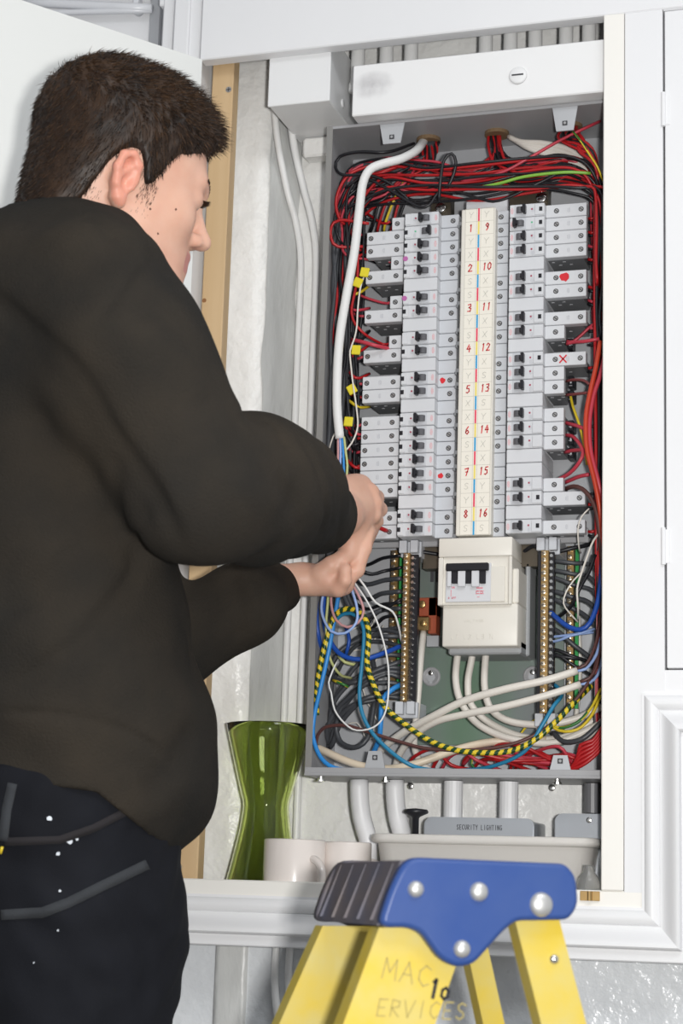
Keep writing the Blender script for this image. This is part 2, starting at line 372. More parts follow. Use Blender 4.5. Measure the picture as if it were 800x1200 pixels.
# fixing lugs on the top and bottom lips
def lug(xa, xb, ya, yb, up):
    a, b = P(xa, ya, YL + .001), P(xb, yb, YL + .001); ins = 0.0055
    m = emb()
    if up: poly = [(a.x, a.z), (b.x, a.z), (b.x - ins, b.z), (a.x + ins, b.z)]
    else: poly = [(a.x + ins, a.z), (b.x - ins, a.z), (b.x, b.z), (a.x, b.z)]
    m.prism(poly[::-1], YL - .0002, YL + .0022); l = m.build('fixing_lug', enc, PLATE)
    m = emb(); c = ((a.x + b.x) / 2, (a.z * .3 + b.z * .7) if up else (a.z * .7 + b.z * .3))
    m.box(c[0] - .0032, c[0] + .0032, YL - .001, YL, c[1] - .003, c[1] + .003); m.mi = 1; m.cyl((c[0], YL - .0009, c[1]), (0, -1, 0), .0018, .0006, 8)
    m.build('clip_nut', l, HOLE, STEEL)
lug(445, 474, 145, 167, True); lug(647, 677, 126, 152, True); lug(427, 452, 880, 906, False); lug(643, 670, 885, 908, False)
m = emb()
for px in (385, 466, 648): pass
for px, py in ((372, 913), (448, 913), (650, 917)):
    c = P(px, py, 0.03); m.cyl((c.x, 0.044, ez0 - .0), (0, 0, -1), .0035, .005, 12); m.cyl((c.x, 0.044, ez0 - .004), (0, 0, -1), .0055, .002, 12)
m.build('case_screws', enc, CHROME)['kind'] = 'stuff'
# cable entry glands in the top
for px, py in ((502, 163), (582, 156), (668, 146)):
    c = P(px, py, 0.10); m = emb(); m.cyl((c.x, 0.10, ez1 - .0015), (0, 0, -1), .016, .005, 20); m.build('cable_gland', enc, mat('brown gland', (0.20, 0.13, 0.07), 0.6))
# green passivated plate, lower half
YG = YB - 0.020
a, b = P(488, 632, YG), P(660, 874, YG); gx0, gx1, gz1, gz0 = a.x, b.x, a.z + .02, b.z
GREENP = mat('green passivated steel', (0.17, 0.27, 0.19), 0.38, metal=0.35, var=(9, (0.24, 0.22, 0.26), 1), stretch=(1, 1, .25))
m = emb(); m.box(gx0, gx1, YG, YG + .002, gz0, gz1, .0005); m.mi = 1
gp = m.build('mounting_plate', enc, GREENP)
for px, py in ((505, 793), (624, 792)):
    c = P(px, py, YG); m = emb()
    q = Vector((0, -1, 0)).to_track_quat('Z', 'Y'); m.lathe([(.0125, 0), (.0115, .002), (.0095, .0022), (.0085, .0006), (0, .0005)], Vector((c.x, YG, c.z)), q, 28); m.build('keyhole_boss', gp, STEEL)
    m = emb(); m.cyl((c.x, YG - .0008, c.z - .001), (0, -1, 0), .0055, .0006, 16); m.box(c.x - .0018, c.x + .0018, YG - .0015, YG - .0007, c.z - .010, c.z - .005); m.build('keyhole', gp, PLATE)
    m = emb(); m.cyl((c.x, YG - .001, c.z + .0045), (0, -1, 0), .0035, .0022, 12, bev=.0008); m.build('screw', gp, CHROME)
m = emb()
for px in (505, 512):
    a, b = P(px, 640, YG), P(px + 3, 682, YG); m.box(a.x, b.x, YG - .0004, YG, b.z, a.z + .003)
m.build('plate_slots', gp, HOLE)['kind'] = 'stuff'
# support rails behind the breakers
m = emb(); a, b = P(423, 628, .095), P(690, 640, .095); z_r = P(500, 632, .095).z
m.box(P(425, 630, .095).x, P(690, 630, .095).x, .092, .097, z_r - .010, z_r + .008, .001); m.build('support_rail', enc, STEEL)
zt_ = P(500, 238, .12).z
m = emb(); m.box(P(505, 240, .10).x, P(528, 240, .10).x, .10, .12, zt_ - .5, zt_ + .004); m.box(P(597, 240, .10).x, P(642, 240, .10).x, .10, .12, zt_ - .5, zt_ + .006); m.build('support_rail', enc, mat('bronze rail', (0.12, 0.10, 0.075), 0.4, metal=0.6))
for px, py in ((516, 243), (634, 231)):
    c = P(px, py, .095); m = emb(); m.cyl((c.x, .10, c.z), (0, -1, 0), .0075, .006, 16, bev=.0015); m.build('rail_bolt', enc, CHROME)

# --- breakers
ZS0 = P(587, 253, .066).z; ZS1 = P(582.3, 620, .066).z; PITCH = (ZS0 - ZS1) / 23
print('pitch', PITCH)
YCAP, YNOSE, YPOD, YBK = .070, .053, .064, .125
H = PITCH / 2 - .0004
def px_x(px, Y, py=255): return P(px, py, Y).x
def rectpart(name, x0, x1, y0, y1, m, bev=.0006, z0=-H, z1=H):
    mb = MB(); mb.box(x0, x1, y0, y1, z0, z1, bev); return mb.mesh(name, m)
def screw_mesh():
    mb = MB(); mb.cyl((0, 0, 0), (0, -1, 0), .0034, .00025, 12); mb.mi = 1; mb.cyl((0, -.0002, 0), (0, -1, 0), .0024, .0003, 10); mb.mi = 0  # flat dark disc stands in for the shade of a recessed screw hole
    rot = Matrix.Rotation(.7, 3, 'Y'); mb.box(-.0024, .0024, -.0007, -.0003, -.0005, .0005, rot=rot); return mb.mesh('screw', HOLE, SCREW)
ME = {'screw': screw_mesh()}
def mk_toggle(side, on):
    # side -1: left column (handle on the left when on); +1 right column
    mb = MB(); s = side if on else -side
    mb.cyl((0, .0005, -.0038), (0, 0, 1), .0052, .0076, 16); mb.mi = 1
    mb.box(*(sorted((s * .0042, s * .0082)) + [-.0085, .0, -.0058, .0058]), bev=.0007); mb.box(*(sorted((s * .002, s * .006)) + [-.0075, .0, -.0028, .0028]), bev=.0006)
    return mb.mesh('toggle', DRUM, BLACK)
for sd in (-1, 1):
    for on in (0, 1): ME['toggle', sd, on] = mk_toggle(sd, on)
def small(name, w_, h_, m, th=.0003):
    mb = MB(); mb.box(-w_ / 2, w_ / 2, -th, 0, -h_ / 2, h_ / 2); return mb.mesh(name, m)
ME['window'] = small('window', .0042, .0056, BLACK); ME['indicator'] = small('indicator', .0022, .0022, mat('dull red lamp', (0.35, 0.05, 0.09), 0.4)); ME['indicator_green'] = small('indicator', .0022, .0022, mat('green lamp', (0.1, 0.45, 0.25), 0.4))
def print_mesh():
    mb = MB()
    for a in range(14):
        t = 2 * math.pi * a / 14; t2 = 2 * math.pi * (a + 1) / 14
        p = [(math.cos(t) * .0011, math.sin(t) * .0034), (math.cos(t2) * .0011, math.sin(t2) * .0034), (math.cos(t2) * .0015, math.sin(t2) * .0039), (math.cos(t) * .0015, math.sin(t) * .0039)]
        mb.prism(p, -.0002, 0)
    mb.box(-.0002, .0002, -.0002, 0, -.002, .002); return mb.mesh('printed_mark', REDP)
ME['print'] = print_mesh()
def lines_mesh(n, w_, h_, m, nm='printed_lines'):
    mb = MB(); rr = random.Random(n)
    for k in range(n):
        x = -w_ / 2 + w_ * (k + .5) / n; l = h_ * rr.uniform(.4, 1)
        mb.box(x - .00022, x + .00022, -.0002, 0, -l / 2, l / 2)
    return mb.mesh(nm, m)
ME['lines'] = lines_mesh(3, .004, .009, mat('grey print', (0.42, 0.43, 0.46), 0.6))
def hook(name, me, parent, x, y, z=0.0):
    o = link(name, me, parent); o.location = (x, y, z); return o
ORD = ['topmost', 'second', 'third', 'fourth', 'fifth', 'sixth', 'seventh', 'eighth', 'ninth', 'tenth', 'eleventh', 'twelfth', 'thirteenth', 'fourteenth', 'fifteenth', 'sixteenth', 'seventeenth', 'eighteenth', 'nineteenth']
geo = {}
R = dict(cap=(px_x(578.5, YCAP), px_x(595.5, YCAP)), nose=(px_x(597, YNOSE), px_x(637.5, YNOSE)), pod=(px_x(639.5, YPOD), px_x(687, YPOD)), pods=(px_x(639.5, YPOD), px_x(662, YPOD)),
         sc=px_x(587, YCAP), ps=(px_x(651.8, YPOD), px_x(680.6, YPOD)), tg=px_x(609.5, YNOSE), pr=px_x(599.8, YNOSE), ind=px_x(623, YNOSE), win=px_x(633.5, YNOSE), step=px_x(626.5, YNOSE))
L = dict(cap=(px_x(515.5, YCAP), px_x(537.5, YCAP)), nose=(px_x(474.5, YNOSE, 265), px_x(513.5, YNOSE, 265)), pod=(px_x(430, YPOD, 270), px_x(473, YPOD, 270)), pods=(px_x(459, YPOD, 270), px_x(473, YPOD, 270)),
         sc=px_x(530.8, YCAP), ps=(px_x(465.6, YPOD), px_x(435.3, YPOD)), tg=px_x(499, YNOSE), pr=px_x(510.7, YNOSE), ind=px_x(487, YNOSE), win=px_x(476.5, YNOSE), step=px_x(481.5, YNOSE))
for side, g, kinds, nm in ((1, R, 'FFFF.FF.FS.FSS.SSS..SF.F', 'right'), (-1, L, 'SFFSF.SF.SF.FF.FFFFFF.FF', 'left')):
    x0 = g['nose'][0]
    M = dict(cap=rectpart('terminal_shoulder', g['cap'][0] - x0, g['cap'][1] - x0, YCAP, YBK, DEVW2), nose=rectpart('breaker_body', 0, g['nose'][1] - x0, YNOSE, YBK, DEVW, .0008),
             F=rectpart('residual_current_module', g['pod'][0] - x0, g['pod'][1] - x0, YPOD, YPOD + .012, DEVW), S=rectpart('residual_current_module', g['pods'][0] - x0, g['pods'][1] - x0, YPOD, YPOD + .012, DEVW))
    for kk, (a, b) in (('F', g['pod']), ('S', g['pods'])):
        mb = MB(); ins = .006; aa, bb = (a - x0, b - x0 - ins) if side > 0 else (a - x0 + ins, b - x0)
        mb.box(aa, bb, YPOD + .0121, YBK, -H + .0006, H - .0006, .0004); mb.mi = 1
        rr = random.Random(3)
        for q in range(4): mb.box(aa + .004 + q * .007, aa + .008 + q * .007, YPOD + .02 + (q % 2) * .012, YPOD + .022 + (q % 2) * .012, -H + .0003, -H + .0007)
        M[kk + 'h'] = mb.mesh('module_housing', DEVG, DEVW)
    # raised outer step of the nose carrying the window
    sx0, sx1 = (g['step'] - x0, g['nose'][1] - x0) if side > 0 else (0, g['step'] - x0)
    mb = MB(); mb.box(sx0, sx1, YNOSE - .0012, YNOSE, -H + .0012, H - .0012, .0004); M['step'] = mb.mesh('window_bezel', DEVW)
    mb = MB(); tx = g['tg'] - x0; mb.box(tx - .0075, tx + .0075, YNOSE - .0008, YNOSE + .0, -H + .0008, H - .0008, .0003); M['sur'] = mb.mesh('toggle_surround', DEVW2)
    geo[nm] = (g, M); n = 0; nb = 0; lastn = ''
    for i, k in enumerate(kinds):
        z = ZS0 - i * PITCH
        if k == '.':
            nb += 1
            t = thing('blanking_plate', f'plain {ORD[nb-1]} blank cover in the {nm} breaker column, just under its {ORD[n-1]} breaker', 'blank cover', (x0, 0, z), f'blank covers in the {nm} column')
            hook('terminal_shoulder', M['cap'], t, 0, 0); hook('plate', M['nose'], t, 0, 0)
            continue
        n += 1; ex = ''
        if nm == 'left' and i in (3, 6): ex = ', with a magenta dot'
        if nm == 'left' and i in (12, 19): ex = ', with a red ink spot'
        if nm == 'right' and i == 5: ex = ', with a red blot'
        if nm == 'right' and i == 11: ex = ', with a red cross'
        if i == 1: ex += ', toggle thrown the other way'
        t = thing('circuit_breaker', (f'{ORD[n-1]} grey breaker with black toggle in the {nm} column' + ex), 'breaker', (x0, 0, z), f'circuit breakers in the {nm} column')
        hook('terminal_shoulder', M['cap'], t, 0, 0); bd = hook('breaker_body', M['nose'], t, 0, 0)
        hook('window_bezel', M['step'], bd, 0, 0); hook('toggle_surround', M['sur'], bd, 0, 0)
        pd = hook('residual_current_module', M[k], t, 0, 0); hook('module_housing', M[k + 'h'], pd, 0, 0)
        hook('screw', ME['screw'], t, g['sc'] - x0, YCAP)
        for q, px in enumerate(g['ps'] if k == 'F' else g['ps'][:1]): hook('screw', ME['screw'], pd, px - x0 - (side * .0 if k == 'F' else 0), YPOD)
        hook('toggle', ME['toggle', side, 0 if i == 1 else 1], t, g['tg'] - x0, YNOSE - .001)
        if not (nm == 'right' and i in (9, 12, 13, 15, 16, 17, 20)) and not (nm == 'left' and i in (0, 3, 6, 9)): hook('window', ME['window'], bd, g['win'] - x0, YNOSE - .0012)
        hook('indicator', ME['indicator_green' if i == 1 else 'indicator'], bd, g['ind'] - x0, YNOSE, .001)
        hook('printed_mark', ME['print'], bd, g['pr'] - x0, YNOSE); hook('printed_lines', ME['lines'], bd, g['ind'] - x0 - side * .0 + side * .001, YNOSE, -.0045 if i % 2 else .0)
        if k == 'F': hook('printed_lines', ME['lines'], pd, (g['ps'][0] + g['ps'][1]) / 2 - x0, YPOD)
        if ', with a magenta' in ex:
            mb = MB(); mb.cyl((0, 0, 0), (0, -1, 0), .0034, .0004, 14); o = mb.build('sticker_dot', bd, MAG); o.location = (g['win'] - x0, YNOSE - .0012, 0)
        if ex.startswith(', with a red'):
            mb = MB(); rr = random.Random(i)
            if i == 11:
                write(mb, 'X', (-.0045, -.0003, -.0045), (1, 0, 0), (0, 0, 1), .009, .009, 0, .0018, (0, -1, 0)); xx = P(659.5, 422, YPOD).x - x0; yy = YPOD
            else:
                poly = [(math.cos(a) * .0036 * rr.uniform(.75, 1.35), math.sin(a) * .0034 * rr.uniform(.75, 1.35)) for a in [q * 2 * math.pi / 11 for q in range(11)]]
                if i == 5: poly = [(x * 1.5, y * 1.5) for x, y in poly]
                mb.prism(poly, -.0003, 0); xx = {5: P(661, 326, YPOD).x, 12: P(518.5, 446, YCAP).x, 19: P(516, 541, YCAP).x}[i] - x0; yy = YPOD if i == 5 else YCAP
            o = mb.build('ink_mark', t, REDM); o.location = (xx, yy, 0)

# --- busbar cover with the circuit list
YS = .056
sx0, sx1 = px_x(540.5, YS), px_x(580.5, YS); z1 = ZS0 + PITCH / 2; z0 = ZS0 - 23.5 * PITCH
bc = thing('busbar_cover', 'cream busbar cover with a handwritten circuit list between the two breaker columns', 'cover', (sx0, YS, z0))
def bmb(): return MB(bc.location)
m = bmb(); m.box(sx0, sx1, YS, YS + .05, z0, z1, .0012); m.build('cover', bc, CREAM)
lx = [px_x(p, YS) for p in (545.5, 558.5, 563.5, 578.5)]
m = bmb(); m.box(lx[0], lx[3], YS - .0004, YS, z0 + .001, z1 - .001); m.build('circuit_list', bc, LABELP)
m = bmb()
for i in range(25): m.box(lx[0], lx[3], YS - .00055, YS - .0004, z1 - i * PITCH - .0002, z1 - i * PITCH + .0002)
for x in lx: m.box(x - .0002, x + .0002, YS - .00055, YS - .0004, z0, z1)
m.build('grid_lines', bc, GRID)
xm = px_x(561, YS)
m = bmb()
for i in range(24):
    m.mi = i % 3; m.box(xm - .0011, xm + .0011, YS - .0007, YS - .0004, z1 - (i + 1) * PITCH + .0003, z1 - i * PITCH - .0003)
m.build('phase_stripe', bc, REDL, YELM, BLUM)
m = bmb()
for k in range(8):
    zc = z1 - (3 * k + 1.75) * PITCH
    write(m, str(k + 1), ((lx[0] + lx[1]) / 2 - .003, YS - .0006, zc), (1, .0, .05), (.05, 0, 1), .0095, .0055, .006, .0013, (0, -1, 0))
    s_ = str(k + 9); xx = (lx[2] + lx[3]) / 2 - (.0055 if len(s_) == 2 else .003)
    write(m, s_, (xx, YS - .0006, zc + .0005), (1, 0, .05), (.1, 0, 1), .0095, .0048, .0064, .0013, (0, -1, 0))
m.build('handwritten_numbers', bc, REDM)
m = bmb(); rr = random.Random(5)
for i in range(24):
    for c0 in (0, 2):
        if i % 3 == 1: continue
        ch = rr.choice('XSYXY'); write(m, ch, (lx[c0] + .004, YS - .0006, z1 - (i + .72) * PITCH), (1, 0, 0), (.1, 0, 1), .008, .006, 0, .0004, (0, -1, 0))
m.build('pencil_marks', bc, PENCIL)
m = bmb()
for i in range(24):
    if i % 3 != 1: zc = z1 - (i + 1) * PITCH; m.box(sx0 - .0045, sx0, YS + .004, YS + .012, zc - .002, zc + .003, .0004); m.box(sx0 - .0055, sx0 - .003, YS + .002, YS + .012, zc - .0055, zc - .0015, .0004)
m.build('busbar_clips', bc, DEVG)['kind'] = 'stuff'
m = bmb(); a, b = P(541, 236, .07), P(596, 236, .07); m.box(sx0 + .001, px_x(594, .075), .075, .083, z1 - .01, z1 + .018, .001); m.build('end_plate', bc, DEVW)

# --- main switch under the cover
YM = .045
def Pm(px, py, Y=YM): return P(px, py, Y)
a, b = Pm(514, 631), Pm(599, 708)
ms = thing('main_switch', 'cream main isolator switch with three joined black toggles under the busbar cover', 'switch', (a.x, YM, b.z))
def mmb(): return MB(ms.location)
c, d = Pm(518.5, 708, .050), Pm(606, 757, .050)
m = mmb()
f0 = Pm(519, 653); f1 = Pm(595, 706)
# upper housing with a recessed face
m.box(a.x, b.x, YM, .12, f0.z, a.z, .0015, seg=2); m.box(a.x, f0.x, YM, .12, b.z, f0.z - .0003, .001); m.box(f1.x, b.x, YM, .12, b.z, f0.z - .0003, .001); m.box(f0.x, f1.x, YM, .12, b.z, f1.z, .0008); m.box(f0.x, f1.x, YM + .004, .12, f1.z, f0.z)
m.build('upper_housing', ms, CREAM)
m = mmb(); m.box(c.x, d.x, .050, .125, d.z, c.z - .0003, .002, seg=2); m.box(b.x - .001, d.x, .052, .125, c.z, Pm(600, 665).z, .0015)
sh = m.build('terminal_shroud', ms, CREAM)
m = mmb(); m.box(d.x - .002, d.x + .004, .10, YG, d.z - .006, Pm(600, 650).z, .002); m.box(c.x + .003, d.x, .07, YG, d.z - .007, d.z + .01, .002); m.build('switch_base', ms, mat('grey white base', (0.36, 0.37, 0.38), 0.5))
m = mmb(); q0, q1 = Pm(523, 661, YM + .003), Pm(575, 705, YM + .003); m.box(q0.x, q1.x, YM + .001, YM + .0045, q1.z, q0.z, .0004); m.build('switch_face', ms, DEVW)
m = mmb(); q0, q1 = Pm(575.5, 664, YM + .003), Pm(591.5, 705, YM + .003); m.box(q0.x, q1.x, YM + .001, YM + .0045, q1.z, q0.z, .0004); m.build('blank_face', ms, CREAM)
tg = mmb(); q0, q1 = Pm(523.5, 661), Pm(573, 670); tg.box(q0.x, q1.x, YM - .006, YM + .001, q1.z + .001, q0.z, .0012)
for px in (529.5, 545.5, 562.5):
    q0, q1 = Pm(px, 662), Pm(px + 6.5, 684); tg.box(q0.x, q1.x, YM - .003, YM + .0015, q1.z, q0.z, .0008)
tg.build('toggle', ms, BLACK)
for px in (525, 537, 553):
    m = mmb(); q0, q1 = Pm(px + (-.5 if px == 525 else 0), 668.5), Pm(px + (4 if px == 525 else 8.5), 688); m.box(q0.x, q1.x, YM - .004, YM + .001, q1.z, q0.z, .0008); m.build('switch_rib', ms, DEVW)
m = mmb(); q = Pm(525, 699, YM + .0008)
write(m, 'I', (q.x + .002, YM + .0008, q.z), (1, 0, 0), (0, 0, 1), .008, .003, 0, .0005, (0, -1, 0))
write(m, 'O OFF', (q.x, YM + .0008, q.z - .003), (1, 0, 0), (0, 0, 1), .0022, .0015, .0021, .0004, (0, -1, 0))
write(m, 'ON', (q.x + .0042, YM + .0008, q.z + .010), (1, 0, 0), (0, 0, 1), .0022, .0015, .0021, .0004, (0, -1, 0))
q = Pm(557, 697, YM + .0008)
m.box(q.x, q.x + .0105, YM + .0004, YM + .0009, q.z + .0010, q.z + .0014); m.box(q.x, q.x + .0105, YM + .0004, YM + .0009, q.z + .0046, q.z + .005)
write(m, 'C', (q.x + .0005, YM + .0008, q.z + .0013), (1, 0, 0), (0, 0, 1), .0032, .0036, 0, .0006, (0, -1, 0)); write(m, 'D', (q.x + .006, YM + .0008, q.z + .0013), (1, 0, 0), (0, 0, 1), .0032, .0036, 0, .0006, (0, -1, 0))
m.box(q.x + .001, q.x + .009, YM + .0004, YM + .0009, q.z + .0075, q.z + .008); m.box(q.x + .001, q.x + .009, YM + .0004, YM + .0009, q.z + .0087, q.z + .0092); m.box(q.x + .002, q.x + .005, YM + .0004, YM + .0009, q.z - .003, q.z - .0025)
m.build('printed_marks', ms, mat('red switch print', (0.75, 0.12, 0.18), 0.6))['kind'] = 'stuff'
m = mmb(); q = Pm(528, 749, .0495)
write(m, 'L1 L2 L3 N', (q.x, .0500, q.z), (1, 0, 0), (0, 0, 1), .0055, .0042, .0054, .0006, (0, -1, 0), .0003)
q = Pm(543, 729, .0495); write(m, 'VOLTAGE', (q.x, .0500, q.z), (1, 0, 0), (0, 0, 1), .003, .0028, .0038, .0004, (0, -1, 0), .0003)
m.build('embossed_lettering', ms, mat('cream emboss', (0.66, 0.63, 0.57), 0.5))

# --- neutral and earth bars
def bar(name, label, xa, xb, ya, yb, Y, n, dark_right, holder, two=False):
    a, b = P(xa, ya, Y), P(xb, yb, Y); x0 = (P(xa, ya, Y).x + P(xa, yb, Y).x) / 2; x1 = x0 + (P(xb, (ya + yb) / 2, Y).x - P(xa, (ya + yb) / 2, Y).x)
    t = thing(name, label, 'terminal bar', (x0, Y, b.z)); mk = lambda: MB(t.location)
    m = mk(); m.box(x0, x1, Y, Y + .008, b.z, a.z, .0005); m.build('bar', t, BRASS)
    sm = None
    for i in range(n):
        z = a.z - (a.z - b.z) * (i + .5) / n
        if sm is None:
            q = MB(); q.cyl((0, 0, 0), (0, -1, 0), .0031, .0022, 10, bev=.0006); q.mi = 1; q.box(-.0024, .0024, -.0025, -.0020, -.0004, .0004, rot=Matrix.Rotation(.5, 3, 'Y')); sm = q.mesh('terminal_screw', mat('nickel brass screw', (0.66, 0.56, 0.42), 0.28, metal=0.9), HOLE)
        o = link('terminal_screw', sm, t); o.location = Vector((x0 + (x1 - x0) * .38, Y, z)) - t.location; o.rotation_euler = (0, random.uniform(-1, 1), 0)
        if dark_right:
            if 's2' not in ME:
                q = MB(); q.cyl((0, 0, 0), (0, -1, 0), .0021, .003, 8); ME['s2'] = q.mesh('side_screw', CHROME)
            o = link('side_screw', ME['s2'], t); o.location = Vector((x1 + .0025, Y + .006, z - .002)) - t.location
    if dark_right:
        m = mk(); w_ = .0095 if dark_right == 1 else .006; m.box(x1 - .001, x1 + w_, Y + .0065, Y + .016, b.z - .006, a.z - .001, .0008); m.box(x0 - .005, x0, Y + .004, Y + .016, b.z, a.z, .0008) if dark_right == 2 else None; m.build('insulator', t, BLACK)
    else:
        m = mk(); m.box(x1 + .001, x1 + .005, Y + .004, Y + .012, b.z, a.z); m.build('insulator', t, mat('green insulator', (0.02, 0.30, 0.07), 0.5))
    if holder:
        for z, s_ in ((a.z, 1), (b.z, -1)):
            m = mk(); zz = sorted((z, z + s_ * .016))
            m.box(x0 - .006, x0 + .004, Y - .001, Y + .04, zz[0], zz[1], .0008); m.box(x1 + .0, x1 + .010, Y - .002, Y + .04, zz[0] , zz[1], .0008); m.box(x0 - .006, x1 + .012, Y + .008, Y + .05, zz[0] - .004, zz[1], .0008); m.build('bar_holder', t, DEVW2)
    return t
bar('neutral_bar', 'brass neutral bar nearest the main switch on its left, full of screws', 470.5, 478.5, 648, 822, .075, 24, 1, True)
bar('earth_bar', 'rear brass earth bar behind the left neutral bar', 456, 464.5, 645, 820, .118, 22, 0, False)
bar('neutral_bar', 'brass neutral bar on the right of the main switch', 633, 642, 645, 836, .075, 25, 2, True)
bar('earth_bar', 'rear brass earth bar at the far right, behind grey cables', 664, 672, 640, 830, .118, 22, 0, False)
# earth terminal block on the plate
a, b = P(488, 700, .115), P(510, 742, .115); t = thing('earth_terminal', 'red-brown terminal block with brass clamp left of the main switch', 'terminal', (a.x, .115, b.z)); mk = lambda: MB(t.location)
m = mk(); m.box(a.x, b.x, .118, YG, P(500, 722, .118).z, a.z, .0008); m.box(P(500, 700, .11).x, b.x, .118, YG, b.z, a.z, .0008); m.build('base', t, mat('red brown bakelite', (0.33, 0.07, 0.03), 0.45))
c = P(494, 708, .115); m = mk(); m.cyl((c.x, .118, c.z), (0, -1, 0), .005, .003, 14, bev=.001); m.build('screw', t, BRASS)
c = P(495, 730, .105); m = mk(); m.box(c.x - .0075, c.x + .0075, .108, .13, c.z - .0085, c.z + .008, .0006); cl = m.build('clamp', t, BRASS)
m = mk(); m.cyl((c.x, .108, c.z), (0, -1, 0), .004, .0025, 12, bev=.001); m.build('screw', cl, BRASS)
a, b = P(500, 745, .13), P(514, 758, .13); m = mk(); m.box(a.x, b.x, .128, YG, b.z, a.z, .0005); m.build('tab', t, PLATE)
a, b = P(613, 652, .13), P(627, 674, .13); t = thing('fixing_strap', 'small zinc strap with screw at the upper right of the green plate', 'bracket', (a.x, .13, b.z)); m = MB(t.location); m.box(a.x, b.x, .134, YG, b.z, a.z, .0005); m.build('strap', t, PLATE)
m = MB(t.location); c = P(620, 658, .13); m.cyl((c.x, .134, c.z), (0, -1, 0), .0045, .0025, 14, bev=.001); m.build('screw', t, CHROME)

# ------------------------------------------------------------------ trunking and boxes above, conduits
YT = 0.012
a, b = P(414, 66, YT), P(703, 120, YT); tz1 = (P(414, 70, YT).z + P(703, 53, YT).z) / 2; tz0 = ez1 + .0015
t = thing('cable_trunking', 'white steel cable trunking with one big slotted screw above the open case', 'trunking', (a.x, YT, tz0))
m = MB(t.location); m.box(a.x, ex1, YT, YB - .012, tz0, tz1, .0015)
TRK = mat('scuffed white trunking', (0.80, 0.80, 0.80), 0.38, bump=(18, 0.2, 0.003)); nt = TRK.node_tree; bs = nt.nodes['Principled BSDF']
tc = nt.nodes.new('ShaderNodeTexCoord'); mp = nt.nodes.new('ShaderNodeMapping'); mp.vector_type = 'POINT'; q_ = P(437, 100, YT) - t.location
mp.inputs['Location'].default_value = (-q_.x * 22, 0, -q_.z * 34); mp.inputs['Scale'].default_value = (22, 0, 34); nt.links.new(tc.outputs['Object'], mp.inputs[0])
ln = nt.nodes.new('ShaderNodeVectorMath'); ln.operation = 'LENGTH'; nt.links.new(mp.outputs[0], ln.inputs[0]); nz = nt.nodes.new('ShaderNodeTexNoise'); nz.inputs['Scale'].default_value = 45; nz.inputs['Detail'].default_value = 6; nt.links.new(tc.outputs['Object'], nz.inputs['Vector'])
m1 = nt.nodes.new('ShaderNodeMath'); m1.operation = 'MULTIPLY_ADD'; m1.inputs[1].default_value = -1.1; m1.inputs[2].default_value = 1.0; nt.links.new(ln.outputs['Value'], m1.inputs[0])
m2 = nt.nodes.new('ShaderNodeMath'); m2.operation = 'MULTIPLY'; m2.use_clamp = True; nt.links.new(m1.outputs[0], m2.inputs[0]); nt.links.new(nz.outputs['Fac'], m2.inputs[1])
rp = nt.nodes.new('ShaderNodeValToRGB'); rp.color_ramp.elements[0].color = (.80, .80, .80, 1); rp.color_ramp.elements[0].position = .12; rp.color_ramp.elements[1].color = (.36, .35, .36, 1); rp.color_ramp.elements[1].position = .62
nt.links.new(m2.outputs[0], rp.inputs[0]); nt.links.new(rp.outputs[0], bs.inputs['Base Color'])
m.build('trunking_body', t, TRK)
c = P(607, 89, YT); m = MB(t.location); m.cyl((c.x, YT, c.z), (0, -1, 0), .0115, .004, 24, bev=.002); s_ = m.build('cover_screw', t, WHITE)
m = MB(t.location); m.box(c.x - .0075, c.x + .0075, YT - .0045, YT - .0039, c.z - .001, c.z + .001, rot=None); m.build('screw_slot', s_, HOLE)
YJ = 0.02
a, b = P(317, 75, YJ), P(386, 137, YJ); jt = P(352, 66, YJ).z; jz = (P(317, 125, YJ).z + P(386, 118, YJ).z) / 2
t = thing('junction_box', 'white painted square junction box left of the trunking', 'box', (a.x, YJ, jz)); m = MB(t.location)
m.box(a.x, b.x - .001, YJ, YB - .014, jz, zt + .03, .0015); m.build('box_body', t, WHITE)
m = MB(t.location); m.box(a.x - .001, b.x - .0, YJ - .003, YJ + .001, jz - .001, zt + .03, .001); m.build('box_lid', t, WHITE)
m = MB(t.location); c = P(397, 112, .05); m.cyl((b.x - .001, .075, c.z), (1, 0, 0), .006, .002, 14, bev=.001); m.build('knockout', t, WHITE)
m = MB(); c = P(400, 155, .1); 
t = thing('cable_duct', 'lumpy painted duct below the junction box', 'duct', (a.x + .02, .13, jz - .03)); m = MB(t.location); m.box(a.x + .012, ex0 + .02, .125, YB - .008, jz - .03, jz - .002, .003); m.build('duct_body', t, WALLP)
CONDW = mat('painted white conduit', (0.84, 0.84, 0.83), 0.35, bump=(60, .4, .002))
for k, px in enumerate((420, 453, 482, 569, 598, 627, 663, 690)):
    c = P(px, 50, .09); r = .0115; m = MB((c.x, .09, tz1)); zc = tz1
    m.cyl((c.x, .09, tz1 - .001), (0, 0, 1), r, .012, 18, bev=.001); m.cyl((c.x, .09, tz1 + .010), (0, 0, 1), r * .82, .25, 18)
    o = m.build('conduit', None, CONDW); o.location = (c.x, .09, tz1)
    tag(o, f'white painted conduit rising behind the header, {ORD[k]} one from the left' if k else 'white painted conduit rising behind the header, leftmost one', 'conduit', 'conduits above the trunking')
